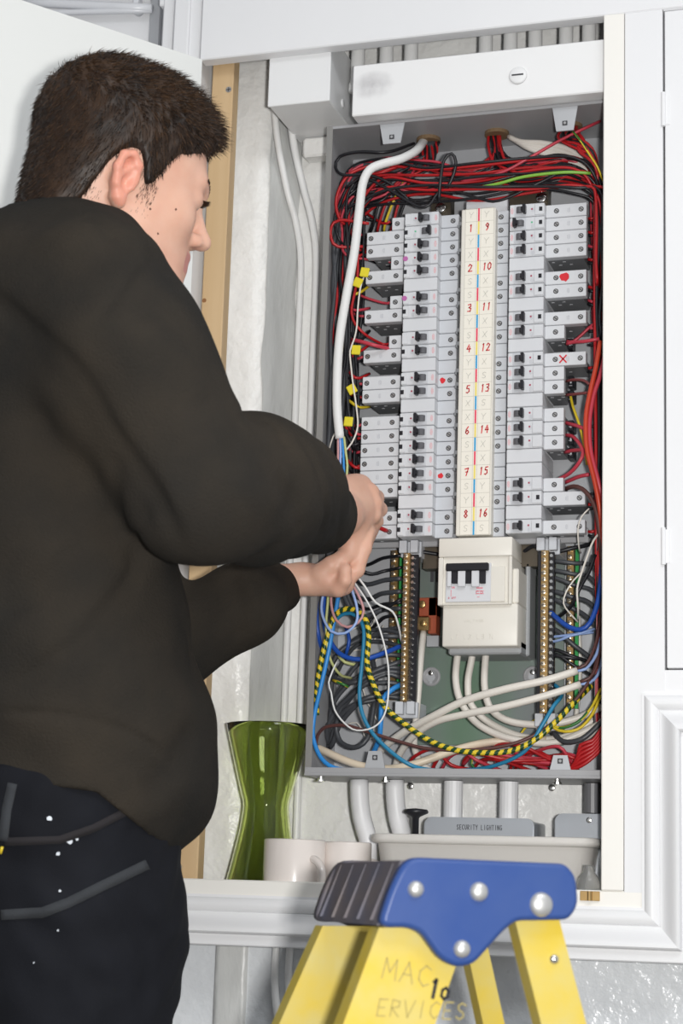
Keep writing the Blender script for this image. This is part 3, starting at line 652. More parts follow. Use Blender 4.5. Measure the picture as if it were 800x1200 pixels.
for k, px in enumerate((421, 463, 531, 596)):
    c = P(px, 930, .09); a = P(px, 985, .09); m = MB((c.x, .09, a.z)); r = .0118
    if k < 2: pts = crv([(c.x - .001, .09, ez0 - .001), (c.x, .09, ez0 - .02), (c.x + .003, .092, ez0 - .045), (c.x + .010, .10, ez0 - .075)], .01); m.tube(pts + [Vector((c.x + .012, .10, zs - .029))], r, 16)
    else: zb_ = P(560, 957, .072).z - .001; m.cyl((c.x, .09, zb_), (0, 0, 1), r, ez0 - zb_ - .001, 18)
    o = m.build('conduit', None, mat('white plastic conduit', (0.80, 0.80, 0.81), 0.4)); o.location = (c.x, .09, a.z)
    tag(o, f'white plastic conduit under the case, {ORD[k] if k else "leftmost"} of four', 'conduit', 'conduits below the case')
# ------------------------------------------------------------------ wires
def pvc(name, c, rough=0.38): return mat(name, c, rough)
W_RED = pvc('red wire pvc', (0.42, 0.012, 0.015)); W_RED2 = pvc('rose red wire pvc', (0.50, 0.045, 0.07)); W_ORG = pvc('orange red wire pvc', (0.52, 0.05, 0.02)); W_BLK = pvc('black wire pvc', (0.012, 0.012, 0.015))
W_GRY = pvc('dark grey wire pvc', (0.055, 0.058, 0.065)); W_WHT = pvc('white cable pvc', (0.74, 0.74, 0.73)); W_CRM = pvc('cream cable pvc', (0.66, 0.56, 0.43)); W_OFF = pvc('off white cable pvc', (0.70, 0.66, 0.60))
W_BLU = pvc('deep blue wire pvc', (0.012, 0.07, 0.36)); W_SKY = pvc('sky blue wire pvc', (0.03, 0.24, 0.62)); W_TEAL = pvc('teal blue wire pvc', (0.02, 0.20, 0.36)); W_PALE = pvc('pale blue wire pvc', (0.30, 0.42, 0.72))
W_PNK = pvc('pink brown wire pvc', (0.52, 0.27, 0.27)); W_BRN = pvc('brown wire pvc', (0.10, 0.04, 0.035)); W_YEL = pvc('yellow wire pvc', (0.70, 0.52, 0.03)); W_GRN = pvc('green wire pvc', (0.03, 0.16, 0.03)); W_LIM = pvc('lime wire pvc', (0.20, 0.42, 0.05)); W_PLG = pvc('pale green yellow pvc', (0.50, 0.52, 0.22))
S_ = FPX / 2.27            # pixels per metre at the board
NW = [0]
def wire(nm, label, pts, rpx, m, group=None, cat='wire', n=7, stripe=None, mats=None, step=.006, world=False):
    """pts = (px, py, Y); rpx = radius in photo pixels"""
    q = [Vector(p) for p in pts] if world else [P(*p) for p in pts]
    c = crv(q, step); o0 = c[0].copy(); mb = MB(o0); mb.tube(c, rpx / S_, n, stripe=stripe)
    o = mb.build(nm, None, *(mats or [m])); o.location = o0
    tag(o, label, cat, group); NW[0] += 1; return o
rw = random.Random(11)
def J(a): return rw.uniform(-a, a)
yl = lambda i: 257.5 + i * 15.87
yr = lambda i: 253 + i * 15.96
GY = [W_YEL, W_GRN]

# left loom: up the side of the case, across the top, into the entries
def left_run(xe, ye, Ye, colour, r, nm, label, grp, gx=None):
    xb = rw.uniform(391, 417); Yb = rw.uniform(.05, .125); top = rw.uniform(186, 232)
    pts = [(xe, ye, Ye), (xe - 9 + J(2), ye + J(3), Ye + .004), (min(xb + 8, xe - 14), ye - 12 + J(4), Yb)]
    y = ye - 35
    while y > top + 45:
        pts.append((xb + (300 - y) * .02 + J(4), y, Yb + J(.006))); y -= 42
    gx = gx or rw.choice([498, 505, 512, 500]); 
    pts += [(xb + 6 + J(3), top + 32, Yb), (xb + 22 + J(4), top + 8 + J(3), min(Yb, .085)), (xb + 55, top + J(5), .075 + J(.01))]
    if rw.random() < .6: pts += [(gx - 6 + J(3), 186 + J(4), .095), (gx + J(4), 166, .10)]
    else: pts += [(500 + J(9), top + 4 + J(8), .08), (560 + J(9), 205 + J(10), .085), (580 + J(3), 178, .10), (580 + J(4), 157, .10)]
    wire(nm, label, pts, r, colour, grp)
NB_ = -1
for i, k in enumerate('SFFSF.SF.SF.FF.FFFFFF.FF'):
    if k == '.': continue
    NB_ += 1
    xe = 457 if k == 'S' else 428 - i * .3
    left_run(xe, yl(i) + 2, .085, rw.choice([W_RED, W_RED, W_RED2]), 1.75, 'red_wire', f'thin red wire feeding the {ORD[NB_]} breaker of the left column', 'red wires of the left loom')
    if rw.random() < .8: left_run(xe + 4, yl(i) + 5, .10, W_BLK, 1.8, 'black_wire', f'thin black wire feeding the {ORD[NB_]} breaker of the left column', 'black wires of the left loom')
# black and grey neutrals going down the left side to the bar
LB = [('b', 651), ('b', 665), ('g', 678), ('g', 693), ('b', 706), ('g', 713), ('b', 722), ('g', 735), ('g', 746), ('g', 768), ('g', 783), ('g', 788), ('g', 794), ('g', 802), ('b', 812), ('g', 818)]
for q, (c, ye) in enumerate(LB):
    xb = rw.uniform(382, 408); Yb = rw.uniform(.06, .13); r = 3.0 if c == 'g' and ye > 670 else 2.2
    pts = [(470, ye, .092), (450 + J(4), ye + 2 + J(2), .10), (425 + J(5), ye + 10 + J(5), Yb)]
    if ye > 740:
        pts = [(470, ye, .092), (452, ye - 2 + J(2), .085), (425 + J(4), ye + 6 + J(5), .085 + J(.01)), (400 + J(7), ye + 30 + J(8), .09), (386 + J(4), min(ye + 62, 872), .10), (384 + J(3), 868 + J(5), .115), (379 + J(2), 820, .12), (383 + J(4), 740, .12)]
        xb = 384 + J(4)
    pts += [(xb + 4, min(ye - 20, 690 + J(6)), Yb), (xb, 600, Yb)]
    y = 555
    while y > 240: pts.append((xb + (600 - y) * .035 + J(3), y, Yb + J(.005))); y -= 55
    t = rw.uniform(190, 225); pts += [(xb + 28, t + 10, .08), (xb + 60, t, .075), (498 + J(5), 184 + J(4), .095), (503 + J(5), 165, .10)]
    wire('black_wire' if c == 'b' else 'grey_wire', ('black' if c == 'b' else 'dark grey') + f' neutral wire entering the left neutral bar, {ORD[q]} from the top', pts, r, W_BLK if c == 'b' else W_GRY, 'neutral wires on the left', n=8)
# loops low on the left
for q, (pts, r) in enumerate([([(470, 775, .09), (440, 786, .08), (412, 800, .07), (385, 790, .09), (376, 760, .11), (374, 700, .12)], 3.2), ([(470, 810, .09), (440, 820, .085), (415, 826, .08), (395, 845, .09), (398, 868, .09), (415, 876, .08), (430, 866, .08), (436, 840, .09), (440, 800, .10), (436, 770, .12)], 3.2),
                              ([(470, 757, .09), (445, 752, .1), (420, 755, .1), (402, 775, .11), (390, 800, .12)], 2.6), ([(470, 742, .09), (440, 738, .1), (412, 752, .11), (398, 770, .12), (390, 770, .14)], 2.6), ([(432, 730, .10), (440, 720, .1), (470, 702, .092)], 2.2)]):
    wire('grey_wire', 'dark grey wire looping low in the left of the case', pts, r, W_GRY if q < 4 else W_BLK, 'grey loops at lower left', n=8)
# the top loom
for q in range(13):
    c = rw.choice([W_RED, W_BLK, W_BLK, W_RED]); y0 = 196 + q * 3.1 + J(2); Y0 = .062 + J(.022)
    pts = [(416 + J(12), y0 + 18 + J(12), Y0 + .01), (450, y0 + J(7), Y0), (500, y0 + 3 + J(7), Y0), (560, y0 + J(6), Y0 + J(.01)), (620, y0 - 6 + J(6), Y0), (672, y0 - 8 + J(7), Y0), (696 + J(4), y0 + 10 + J(5), Y0 + .01), (704 + J(3), y0 + 60, .09)]
    wire('red_wire' if c == W_RED else 'black_wire', ('red' if c == W_RED else 'black') + ' wire crossing the top loom from side to side', pts, 1.9, c, 'wires crossing the top loom')
for q in range(12):   # verticals dropping out of the two left entries
    gx, gy = ((500, 166) if q < 7 else (580, 158)); c = W_RED if q % 2 else W_BLK; a = gx + (q % 7 - 3) * 2.6
    s = 1 if q % 3 else -1
    pts = [(a, gy, .10), (a + 2 + J(2), gy + 16, .092), (a + s * 10 + J(4), gy + 34, .08), (a + s * 45, gy + 42 + J(6), .075), (a + s * 85, gy + 40 + J(10), .08)]
    wire('red_wire' if q % 2 else 'black_wire', ('red' if q % 2 else 'black') + f' wire dropping from the {"left" if q < 7 else "middle"} cable entry', pts, 1.9, c, 'wires dropping from the cable entries')
for q in range(9):    # reds bunched at the right entry
    pts = [(668 + J(8), 146, .10), (668 + J(14), 163 + J(6), .07), (683 + J(8), 170 + J(8), .06), (697, 188 + J(8), .06), (704 + J(3), 230 + J(12), .08)]
    wire('red_wire' if q % 4 else 'black_wire', ('red' if q % 4 else 'black') + ' wire bunched under the right cable entry', pts, 1.9, W_RED if q % 4 else W_BLK, 'wires at the right entry')
for q in range(4):
    pts = [(596 + q * 2, 160 + q, .10), (610 + q * 4, 166 + q * 3, .092), (640 + q * 6, 168 + q * 6, .088), (672 + q * 5, 178 + q * 7, .085), (690 + q * 2, 205 + q * 6, .09), (698, 240 + q * 8, .1), (703, 300, .11)]
    wire('white_cable', 'white cable curving from the middle entry to the right side', pts, 3.4, W_OFF, 'white cables at upper right', 'cable', n=9)
wire('red_wire', 'long red wire rising diagonally across the white cables at the top', [(540, 213, .06), (585, 203, .055), (620, 185, .055), (655, 165, .06), (690, 148, .07), (703, 142, .09)], 2.0, W_RED2)
wire('green_wire', 'green wire stripe crossing the top loom', [(556, 221, .048), (585, 215, .045), (615, 207, .045), (660, 202, .047), (692, 203, .055)], 2.1, W_LIM)
wire('yellow_wire', 'thin yellow wire arcing down at the top right corner', [(671, 154, .05), (680, 165, .045), (691, 182, .045), (700, 196, .05), (706, 212, .06)], 1.3, None, stripe=(0, 1, 8), mats=GY)
wire('black_wire', 'black wire sagging between the busbar plate and the top loom', [(430, 208, .05), (460, 225, .045), (490, 242, .045), (503, 240, .045), (520, 222, .05), (560, 232, .055), (585, 235, .055), (630, 215, .055), (660, 200, .06)], 1.9, W_BLK)
wire('black_wire', 'black wire standing up in a loop over the top loom', [(514, 236, .05), (516, 212, .04), (520, 188, .035), (529, 180, .035), (534, 190, .04), (530, 208, .045), (520, 222, .05), (500, 214, .06), (470, 208, .07)], 2.1, W_BLK)
wire('black_wire', 'large black wire loop at the upper left corner of the case', [(485, 168, .09), (455, 178, .05), (420, 178, .045), (398, 184, .05), (393, 196, .05), (402, 205, .045), (430, 205, .045), (455, 214, .05), (480, 235, .06)], 2.0, W_BLK)
wire('red_wire', 'red wire loop at the far left beside the case wall', [(440, 192, .06), (410, 204, .05), (396, 225, .05), (394, 245, .055), (402, 262, .06), (416, 256, .08)], 2.0, W_RED)
wire('red_wire', 'red wire making a sharp bend beside the second breakers', [(432, 262, .05), (398, 258, .045), (388, 266, .045), (388, 280, .045), (396, 289, .05), (425, 289, .06)], 2.0, W_RED)
for q, x in enumerate((452, 460, 444, 467, 474)):
    c = [W_RED, None, W_BLK, W_RED, W_BLK][q]
    wire(['red_wire', 'yellow_wire', 'black_wire', 'red_wire', 'black_wire'][q], ['red', 'yellow and green', 'black', 'red', 'black'][q] + ' wire slanting down to the top left breakers', [(480 - q, 205, .08), (x + 12, 215, .075), (x, 238, .08), (x - 8 + J(2), 262, .09), (x - 10, 272, .10)], 1.8, c, 'wires slanting to the top left breakers', stripe=(0, 0, 8) if c is None else None, mats=GY if c is None else None)
for q in range(22):     # dark neutrals packed against the case wall and behind the modules
    x0 = (386 + q * 1.6) if q < 13 else (404 + (q - 13) * 2.2); c = [W_BLK, W_BLK, W_GRY, W_BLK][q % 4]; Y_ = .075 + (q * 7 % 5) * .012
    pts = [(x0 + 6 + J(3), 232 + J(8), Y_), (x0 + 5 + J(3), 290, Y_), (x0 + 2 + J(4), 350, Y_ + J(.01)), (x0 + J(4), 410, Y_), (x0 - 1 + J(4), 470, Y_ + J(.01)), (x0 - 3 + J(3), 540, Y_), (x0 - 5 + J(3), 610, Y_), (x0 - 6, 660, Y_ + .01)]
    wire('grey_wire' if c == W_GRY else 'black_wire', ('dark grey' if c == W_GRY else 'black') + ' wire packed upright in the loom left of the breakers', pts, 2.4 if c == W_GRY else 2.1, c, 'upright dark wires left of the breakers')
for q in range(12):     # crosswise bits between the loom and the modules
    y_ = 300 + q * 22 + J(6); c = [W_RED, W_BLK, None, W_RED2, W_BLK, W_RED][q % 6]
    pts = [(404 + J(3), y_ - 14 + J(6), .085), (412, y_ + J(3), .07), (421 + J(2), y_ + 4 + J(4), .072), (433, y_ - 1 + J(5), .09)]
    wire({0: 'red_wire', 3: 'red_wire', 5: 'red_wire', 2: 'yellow_wire'}.get(q % 6, 'black_wire'), {0: 'red', 3: 'red', 5: 'red', 2: 'yellow and green'}.get(q % 6, 'black') + ' wire turning from the left loom towards the modules', pts, 1.9, c, 'wires turning towards the left modules', stripe=(0, 0, 9) if c is None else None, mats=GY if c is None else None)
# the thick white cable with its cores
wire('white_cable', 'thick white cable bending down the left of the breakers, its end stripped', [(497, 164, .10), (488, 176, .065), (470, 186, .04), (448, 192, .026), (433, 199, .02), (425, 215, .018), (421, 245, .018), (415, 295, .018), (406, 345, .018), (398, 395, .02), (395, 440, .022), (395, 480, .024), (398, 514, .026)], 5.6, W_WHT, cat='cable', n=14)
for q, (m_, nmn, lab) in enumerate(((W_PNK, 'brown_core', 'pinkish brown core'), (W_PALE, 'blue_core', 'pale blue core'), (W_SKY, 'blue_core', 'sky blue core'), (W_PLG, 'green_yellow_core', 'pale green and yellow core'))):
    x = 396 + q * 2.6
    wire(nmn, lab + ' coming out of the stripped end of the thick white cable', [(x - .3 * q, 512, .026), (x + .4 * q, 530, .024), (x + (0, 0, 1.5, 3)[q], 545, .022), (x + 2, 562, .02)], 1.5, m_, 'cores of the thick white cable', stripe=None)
wire('white_wire', 'thin white wire wandering down beside the left breakers', [(427, 322, .05), (422, 338, .045), (419, 363, .045), (418, 382, .045), (415, 397, .043), (410, 411, .043), (411, 428, .043), (414, 454, .043), (417, 474, .043), (419, 500, .043), (412, 519, .04), (404, 529, .038), (394, 545, .036)], 1.1, W_OFF)
wire('white_wire', 'short thin white wire crossing behind the cable end', [(399, 498, .05), (390, 512, .05), (386, 525, .052)], 1.0, W_OFF)
wire('red_wire', 'thick red wire entering the terminal beside the fourth left module', [(412, 398, .06), (425, 401, .05), (440, 405, .05), (458, 409, .07)], 2.6, W_RED2)
wire('red_wire', 'red wire end held at the lowest left breaker by the hand', [(428, 598, .03), (438, 612, .04), (446, 619, .05), (453, 622, .060)], 2.7, W_RED, n=10)
# yellow identification tags on the loom
for k, (px, py, a) in enumerate(((419, 331, .4), (427, 319, .2), (417, 410, .1), (412, 456, -.5), (408, 494, .1))):
    c = P(px, py, .045); t = MB(c); rot = Matrix.Rotation(a, 3, 'Y')
    t.box(-.0058, .0058, -.0012, .002, -.0062, .0062, .0008, rot=Matrix.Identity(3)); tv = [tuple(rot @ Vector(v) + Vector((c - Vector(c)))) for v in [Vector(v) + c for v in t.v]]; t.v = tv
    o = t.build('cable_tag', None, mat('yellow tag', (0.72, 0.60, 0.03), 0.5)); o.location = c
    tag(o, f'small yellow cable tag in the left loom, {ORD[k]} from the top' if k else 'small yellow cable tag in the left loom, topmost of five', 'tag', 'yellow cable tags')

# right side
def right_run(xe, ye, c, r, nm, lab, grp):
    xb = rw.uniform(694, 712); Yb = rw.uniform(.05, .12); pts = [(xe, ye, .09), (xe + 8, ye + J(2), .09), (min(xb, xe + 24), ye - 10 + J(4), Yb)]
    y = ye - 32
    while y > 235: pts.append((xb + J(2), y, Yb + J(.006))); y -= 45
    t = rw.uniform(185, 212); pts += [(xb - 3, 222, Yb), (xb - 14, t + 8, Yb), (xb - 45, t + J(6), .08), (600 + J(14), t + 6 + J(5), .085), (584 + J(4), 176, .10), (582 + J(4), 157, .10)]
    wire(nm, lab, pts, r, c, grp)
NB_ = -1
for i, k in enumerate('FFFF.FF.FS.FSS.SSS..SF.F'):
    if k == '.': continue
    NB_ += 1
    xe = 664 if k == 'S' else 689
    if k == 'F' or i in (9,): right_run(xe, yr(i) + 3, rw.choice([W_RED, W_RED2]), 2.0, 'red_wire', f'red wire feeding the {ORD[NB_]} breaker of the right column', 'red wires of the right loom')
    right_run(xe if k == 'F' else 690, yr(i) + 7, W_BLK, 1.9, 'black_wire', f'black wire feeding the {ORD[NB_]} breaker of the right column', 'black wires of the right loom')
for q in range(14):
    xb = 697 + q % 7 * 2.2; c = [W_RED, W_BLK, W_RED2, W_BLK][q % 4]; yb = 640 + q * 9
    pts = [(xb, 235, .07 + q * .004), (xb + J(2), 330, .07 + q * .004), (xb + J(2), 430, .07 + q * .004), (xb + J(2), 530, .07 + q * .004), (xb + 2 + J(2), 640, .08), (xb + 2, 720, .09), (xb + J(3), 800, .1), (xb + J(4), 870, .11)]
    wire('red_wire' if c in (W_RED, W_RED2) else 'black_wire', ('red' if c in (W_RED, W_RED2) else 'black') + ' wire running straight down the far right side', pts, 2.2, c, 'wires down the far right side')
wire('orange_red_wire', 'thick orange red wire bowing down beside the right terminals', [(703, 400, .05), (698, 430, .045), (692, 456, .04), (687, 482, .038), (686, 505, .038), (688, 530, .038), (696, 562, .04), (702, 593, .045), (707, 640, .06)], 2.9, W_ORG, n=10)
wire('rose_red_wire', 'thick rose red wire bowing beside the orange red one', [(709, 415, .05), (703, 440, .045), (695, 465, .042), (690.5, 496, .04), (692, 528, .04), (700, 561, .042), (706, 590, .05), (710, 630, .06)], 2.8, W_RED2, n=10)
SR = [('rose_red_wire', 'rose red wire from the upper terminal of the three-module stack', [(662, 495, .085), (668, 497, .075), (676, 499, .06), (686, 503, .05)], 2.3, W_RED2),
 ('rose_red_wire', 'rose red wire looping from the three-module stack down to the lone module', [(662, 510, .085), (670, 511, .075), (678, 519, .06), (683, 530, .055), (679, 541, .055), (668, 554, .065), (652, 563, .085)], 2.3, W_RED2),
 ('rose_red_wire', 'rose red wire from the lowest terminal of the three-module stack', [(662, 530, .085), (670, 528, .075), (684, 527, .055)], 2.3, W_RED2),
 ('rose_red_wire', 'rose red wire rising from the lone module near the bottom right', [(661, 566, .085), (670, 562, .075), (680, 558, .065), (690, 556, .06)], 2.3, W_RED2),
 ('maroon_wire', 'maroon wire arching over the bottom right module', [(662, 573, .085), (672, 570, .07), (682, 573, .06), (692, 584, .055), (699, 602, .055), (704, 640, .06), (707, 690, .07)], 2.7, W_BRN),
 ('brown_wire', 'upper brown wire from the right module pair', [(662, 447, .085), (672, 445, .075), (684, 446, .065), (692, 452, .06)], 1.8, pvc('maroon wire pvc', (0.20, 0.05, 0.05))),
 ('brown_wire', 'lower brown wire from the right module pair', [(662, 463, .085), (672, 462, .075), (690, 460, .06)], 1.8, MATS.get('maroon wire pvc') or W_BRN),
 ('red_wire', 'red wire level across the gap beside the fourth right module gap', [(664, 403, .075), (672, 401, .07), (685, 400, .06), (702, 397, .06)], 2.2, W_RED2)]
for a in SR: wire(a[0], a[1], a[2], a[3], a[4] if a[4] else W_BRN, None, n=9)
wire('green_yellow_wire', 'green and yellow wire slanting behind the right terminals', [(668, 462, .10), (671, 476, .09), (678, 496, .08), (683, 515, .075), (688, 545, .08)], 1.8, None, stripe=(0, 0, 5), mats=[W_YEL, W_GRN])
for k, (px, py) in enumerate(((669, 447), (669, 464), (669, 499), (669, 515), (669, 531), (668, 403))):
    c = P(px, py, .10); t = MB(c); t.box(c.x - .0035, c.x + .0035, .098, .12, c.z - .007, c.z + .007, .001); t.mi = 1; t.box(c.x - .001, c.x + .001, .0975, .0982, c.z - .003, c.z + .002)
    o = t.build('terminal_clip', None, BLACK, DEVW); o.location = c; tag(o, f'small black busbar clip showing beside the right modules, {ORD[(1,2,3,4,5,0)[k]]} of six', 'clip', 'black clips at the right modules')
# wires at the right neutral bar
for q, (y, x2, y2, c, r) in enumerate(((648, 690, 638, 'b', 2.6), (657, 692, 662, 'g', 2.7), (668, 690, 676, 'g', 2.7), (676, 694, 692, 'g', 2.6), (692, 690, 706, 'g', 3), (701, 686, 722, 'g', 3), (735, 690, 770, 'g', 3), (760, 688, 776, 'b', 2.2), (768, 686, 774, 'b', 2.2), (764, 690, 790, 'b', 2))):
    pts = [(643, y, .092), (654, y + (y2 - y) * .15, .088), (672, y + (y2 - y) * .6, .09), (x2, y2, .10), (704 + J(3), y2 + (-10 if q == 0 else 18), .115)]
    wire('grey_wire' if c == 'g' else 'black_wire', f'{"dark grey" if c == "g" else "black"} wire leaving the right neutral bar, {ORD[q]} from the top', pts, r, W_GRY if c == 'g' else W_BLK, 'wires of the right neutral bar', n=9)
wire('blue_wire', 'thick deep blue wire curving up from the right neutral bar', [(641, 714, .09), (652, 724, .075), (665, 734, .065), (680, 738, .06), (691, 730, .06), (699, 710, .065), (703, 688, .07), (706, 650, .08)], 3.1, W_BLU, n=10)
wire('pale_blue_wire', 'upper pale blue wire at the right neutral bar', [(643, 747, .09), (660, 745, .075), (680, 742, .07), (696, 737, .08)], 1.7, W_PALE)
wire('pale_blue_wire', 'lower pale blue wire at the right neutral bar', [(643, 753, .09), (656, 750, .075), (672, 744, .068), (695, 741, .08)], 1.7, W_PALE)
wire('black_wire', 'black curling wire among the grey ones at the right', [(656, 722, .10), (668, 712, .07), (675, 698, .06), (682, 684, .06), (690, 670, .065), (697, 650, .07)], 2.2, W_BLK)
wire('white_wire', 'thin white wire hanging straight at the right', [(706, 620, .07), (695, 634, .05), (688, 652, .048), (681, 672, .045), (676, 690, .045), (677, 712, .05), (677, 727, .07)], 1.3, W_OFF)
wire('white_wire', 'thin white wire making a loop in front of the right earth bar', [(684, 668, .05), (672, 680, .05), (663, 694, .05), (660, 707, .052), (666, 717, .06), (677, 729, .07)], 1.0, W_OFF)
wire('white_wire', 'thin cream wire hanging over the bottom right module', [(690, 596, .055), (681, 606, .052), (677, 620, .05), (678, 640, .06), (680, 648, .08)], 1.0, W_OFF)
for q in range(2):
    wire('white_cable', f'cream cable behind the right earth bar, {"left" if q else "right"} of two', [(676 - q * 3, 700, .13), (678 - q * 2, 740, .13), (679 - q, 790, .13), (675, 840, .13)], 3.2, W_OFF, 'cables behind the right bar', 'cable')

# lower part of the case
wire('blue_wire', 'deep blue wire looping from the hand to the left neutral bar', [(384, 676, .05), (379, 705, .048), (381, 735, .045), (392, 760, .042), (408, 771, .04), (428, 772, .042), (448, 766, .055), (470, 757, .085)], 3.0, W_BLU, n=10)
wire('blue_wire', 'deep blue wire at the far left edge of the case', [(378, 660, .07), (372, 690, .065), (371, 725, .06), (374, 750, .065), (380, 768, .09)], 2.8, W_BLU, n=10)
wire('blue_wire', 'short deep blue wire behind the loops', [(405, 735, .09), (409, 750, .085), (405, 768, .09)], 2.4, W_BLU)
wire('sky_blue_wire', 'sky blue wire running down the left edge and along the bottom', [(400, 665, .04), (396, 700, .035), (390, 735, .035), (384, 768, .036), (375, 808, .04), (368, 840, .045), (367, 865, .045), (376, 888, .04), (392, 900, .038), (418, 903, .045), (440, 903, .07)], 2.7, W_SKY, n=10)
wire('teal_blue_wire', 'teal blue wire arching over and falling to the bottom lip', [(387, 752, .05), (391, 730, .04), (404, 719, .035), (418, 722, .032), (426, 737, .03), (425, 768, .03), (421, 812, .03), (425, 838, .03), (437, 860, .03), (458, 881, .03), (480, 896, .032), (503, 902, .045), (540, 903, .06), (580, 897, .05), (615, 880, .045), (635, 850, .045), (648, 828, .05), (658, 814, .07), (650, 803, .09), (642, 803, .10)], 2.4, W_TEAL, n=10)
wire('green_yellow_wire', 'twisted looking green and yellow striped wire arching across the case', [(371, 838, .05), (371, 812, .045), (374, 786, .04), (382, 751, .035), (391, 724, .032), (403, 714, .03), (419, 716, .028), (429, 728, .027), (432, 748, .027), (430, 777, .027), (437, 801, .028), (450, 827, .03), (471, 846, .032), (500, 866, .034), (530, 878, .035), (562, 882, .036), (598, 880, .038), (628, 866, .04), (652, 845, .045), (672, 824, .055), (692, 804, .08)], 3.2, None, stripe=(0, 1, 95), mats=[W_YEL, pvc('dark green stripe', (0.01, 0.05, 0.015))], n=16, step=.0011)
wire('brown_wire', 'brown wire arching over the lower left and along the bottom', [(370, 876, .055), (372, 862, .05), (382, 852, .042), (404, 850, .038), (426, 856, .036), (448, 863, .036), (471, 870, .037), (500, 877, .038), (550, 879, .042), (600, 872, .045), (640, 853, .05), (672, 823, .055), (694, 790, .065), (704, 750, .08)], 2.1, W_BRN, n=9)
wire('cream_cable', 'thick cream cable lying along the bottom of the case', [(371, 876, .06), (388, 884, .05), (406, 892, .045), (426, 898, .045), (454, 901, .048), (480, 897, .05), (505, 889, .055), (540, 877, .07), (580, 869, .09), (640, 867, .10)], 4.8, W_CRM, cat='cable', n=12)
wire('white_cable', 'upper white sheathed cable sweeping down from the right', [(676, 786, .06), (640, 797, .05), (590, 808, .045), (545, 821, .048), (510, 838, .055), (470, 860, .075), (442, 884, .10), (436, 905, .115)], 4.6, W_OFF, cat='cable', n=12)
wire('white_cable', 'lower white sheathed cable sweeping down from the right', [(680, 802, .06), (640, 815, .05), (590, 828, .047), (540, 838, .052), (510, 846, .06), (485, 862, .075), (468, 884, .095), (462, 905, .11)], 4.4, W_OFF, cat='cable', n=12)
for q, (a, b) in enumerate((((676, 785), (702, 752)), ((680, 801), (704, 775)))):
    wire('brown_core', f'brown core leaving the {"upper" if q == 0 else "lower"} white sheath', [(a[0] - 3, a[1] - 1, .06), (a[0] + 10, a[1] - 6, .06), (b[0] - 6, b[1] + 8, .065), (b[0], b[1] - 20, .075), (b[0] + 3, b[1] - 60, .08)], 1.9, W_BRN, 'brown cores of the white cables')
    wire('pale_blue_core', f'pale blue core leaving the {"upper" if q == 0 else "lower"} white sheath', [(a[0] - 3, a[1] + 1, .062), (a[0] + 10, a[1] - 1, .062), (b[0] - 4, b[1] + 16, .07), (b[0] + 2, b[1] - 5, .08)], 1.9, W_PALE, 'blue cores of the white cables')
wire('white_cable', 'left tail cable under the main switch', [(539, 752, .09), (535, 775, .088), (534, 800, .086), (541, 825, .085), (562, 850, .085), (600, 866, .088), (650, 870, .09), (705, 848, .10)], 4.3, W_OFF, cat='cable', n=12)
wire('white_cable', 'middle tail cable under the main switch', [(556, 752, .095), (552, 775, .095), (548, 800, .094), (552, 826, .095), (575, 848, .098), (615, 864, .10), (660, 864, .105), (705, 838, .11)], 4.3, W_OFF, cat='cable', n=12)
wire('white_cable', 'right tail cable under the main switch', [(571, 752, .09), (568, 780, .088), (568, 808, .085), (576, 832, .083), (600, 846, .083), (640, 849, .088), (675, 842, .095), (705, 828, .10)], 4.3, W_OFF, cat='cable', n=12)
wire('white_cable', 'white cable dropping from the earth clamp', [(496, 740, .12), (493, 770, .105), (490, 810, .095), (487, 845, .09), (485, 872, .095), (492, 892, .105), (508, 906, .115)], 4.2, W_OFF, cat='cable', n=12)
wire('sky_blue_wire', 'sky blue wire from the foot of the left neutral bar to the bottom', [(470, 802, .088), (458, 809, .075), (448, 821, .07), (446, 845, .068), (444, 866, .075), (436, 885, .09)], 3.2, W_SKY, n=10)
wire('white_wire', 'long thin white wire hanging in a loop from the hand', [(412, 678, .02), (430, 705, .018), (444, 735, .018), (454, 775, .018), (455, 812, .02), (450, 838, .022), (438, 852, .022), (418, 856, .024), (404, 848, .026), (392, 832, .03), (388, 812, .035), (385, 800, .04), (391, 783, .045), (396, 773, .055)], 1.1, W_WHT)
wire('white_wire', 'thin white wire running from the hand to the left neutral bar', [(416, 672, .02), (428, 688, .022), (440, 706, .03), (460, 717, .045), (467, 735, .06), (470, 752, .085)], 1.3, W_WHT)
for q in range(7):
    a = (404 + J(10), 720 + q * 22); wire('white_wire', 'short thin white wire in the back of the lower left', [(a[0], a[1], .12), (a[0] + 18, a[1] - 8 + J(8), .12), (a[0] + 30, a[1] + 10 + J(10), .122), (a[0] + 44, a[1] + J(14), .125)], .9, W_OFF, 'short white wires lower left')
wire('pale_blue_wire', 'pale blue core looping under the hand', [(383, 680, .012), (377, 705, .012), (378, 722, .012), (388, 740, .012), (404, 742, .012), (417, 730, .012), (418, 712, .012), (410, 684, .012)], 1.7, W_PALE)
wire('pink_brown_wire', 'pinkish brown core looping under the hand', [(389, 680, .016), (388, 708, .016), (394, 727, .016), (407, 735, .016), (420, 729, .016), (426, 716, .016), (420, 698, .016), (410, 680, .016)], 1.7, W_PNK)
wire('pale_green_wire', 'pale green and yellow core looping left of the pink one', [(385, 680, .03), (384, 705, .03), (382, 735, .032), (386, 770, .04), (398, 790, .06), (412, 795, .09)], 1.7, W_PLG)
wire('pale_green_wire', 'pale green and yellow wire low behind the deep blue loop', [(396, 768, .08), (404, 776, .08), (418, 779, .09), (430, 776, .11)], 2.0, W_PLG)
wire('green_yellow_wire', 'short yellow and green wire end at lower left', [(390, 797, .07), (400, 801, .065), (408, 805, .07)], 1.8, None, stripe=(0, 1, 30), mats=GY)
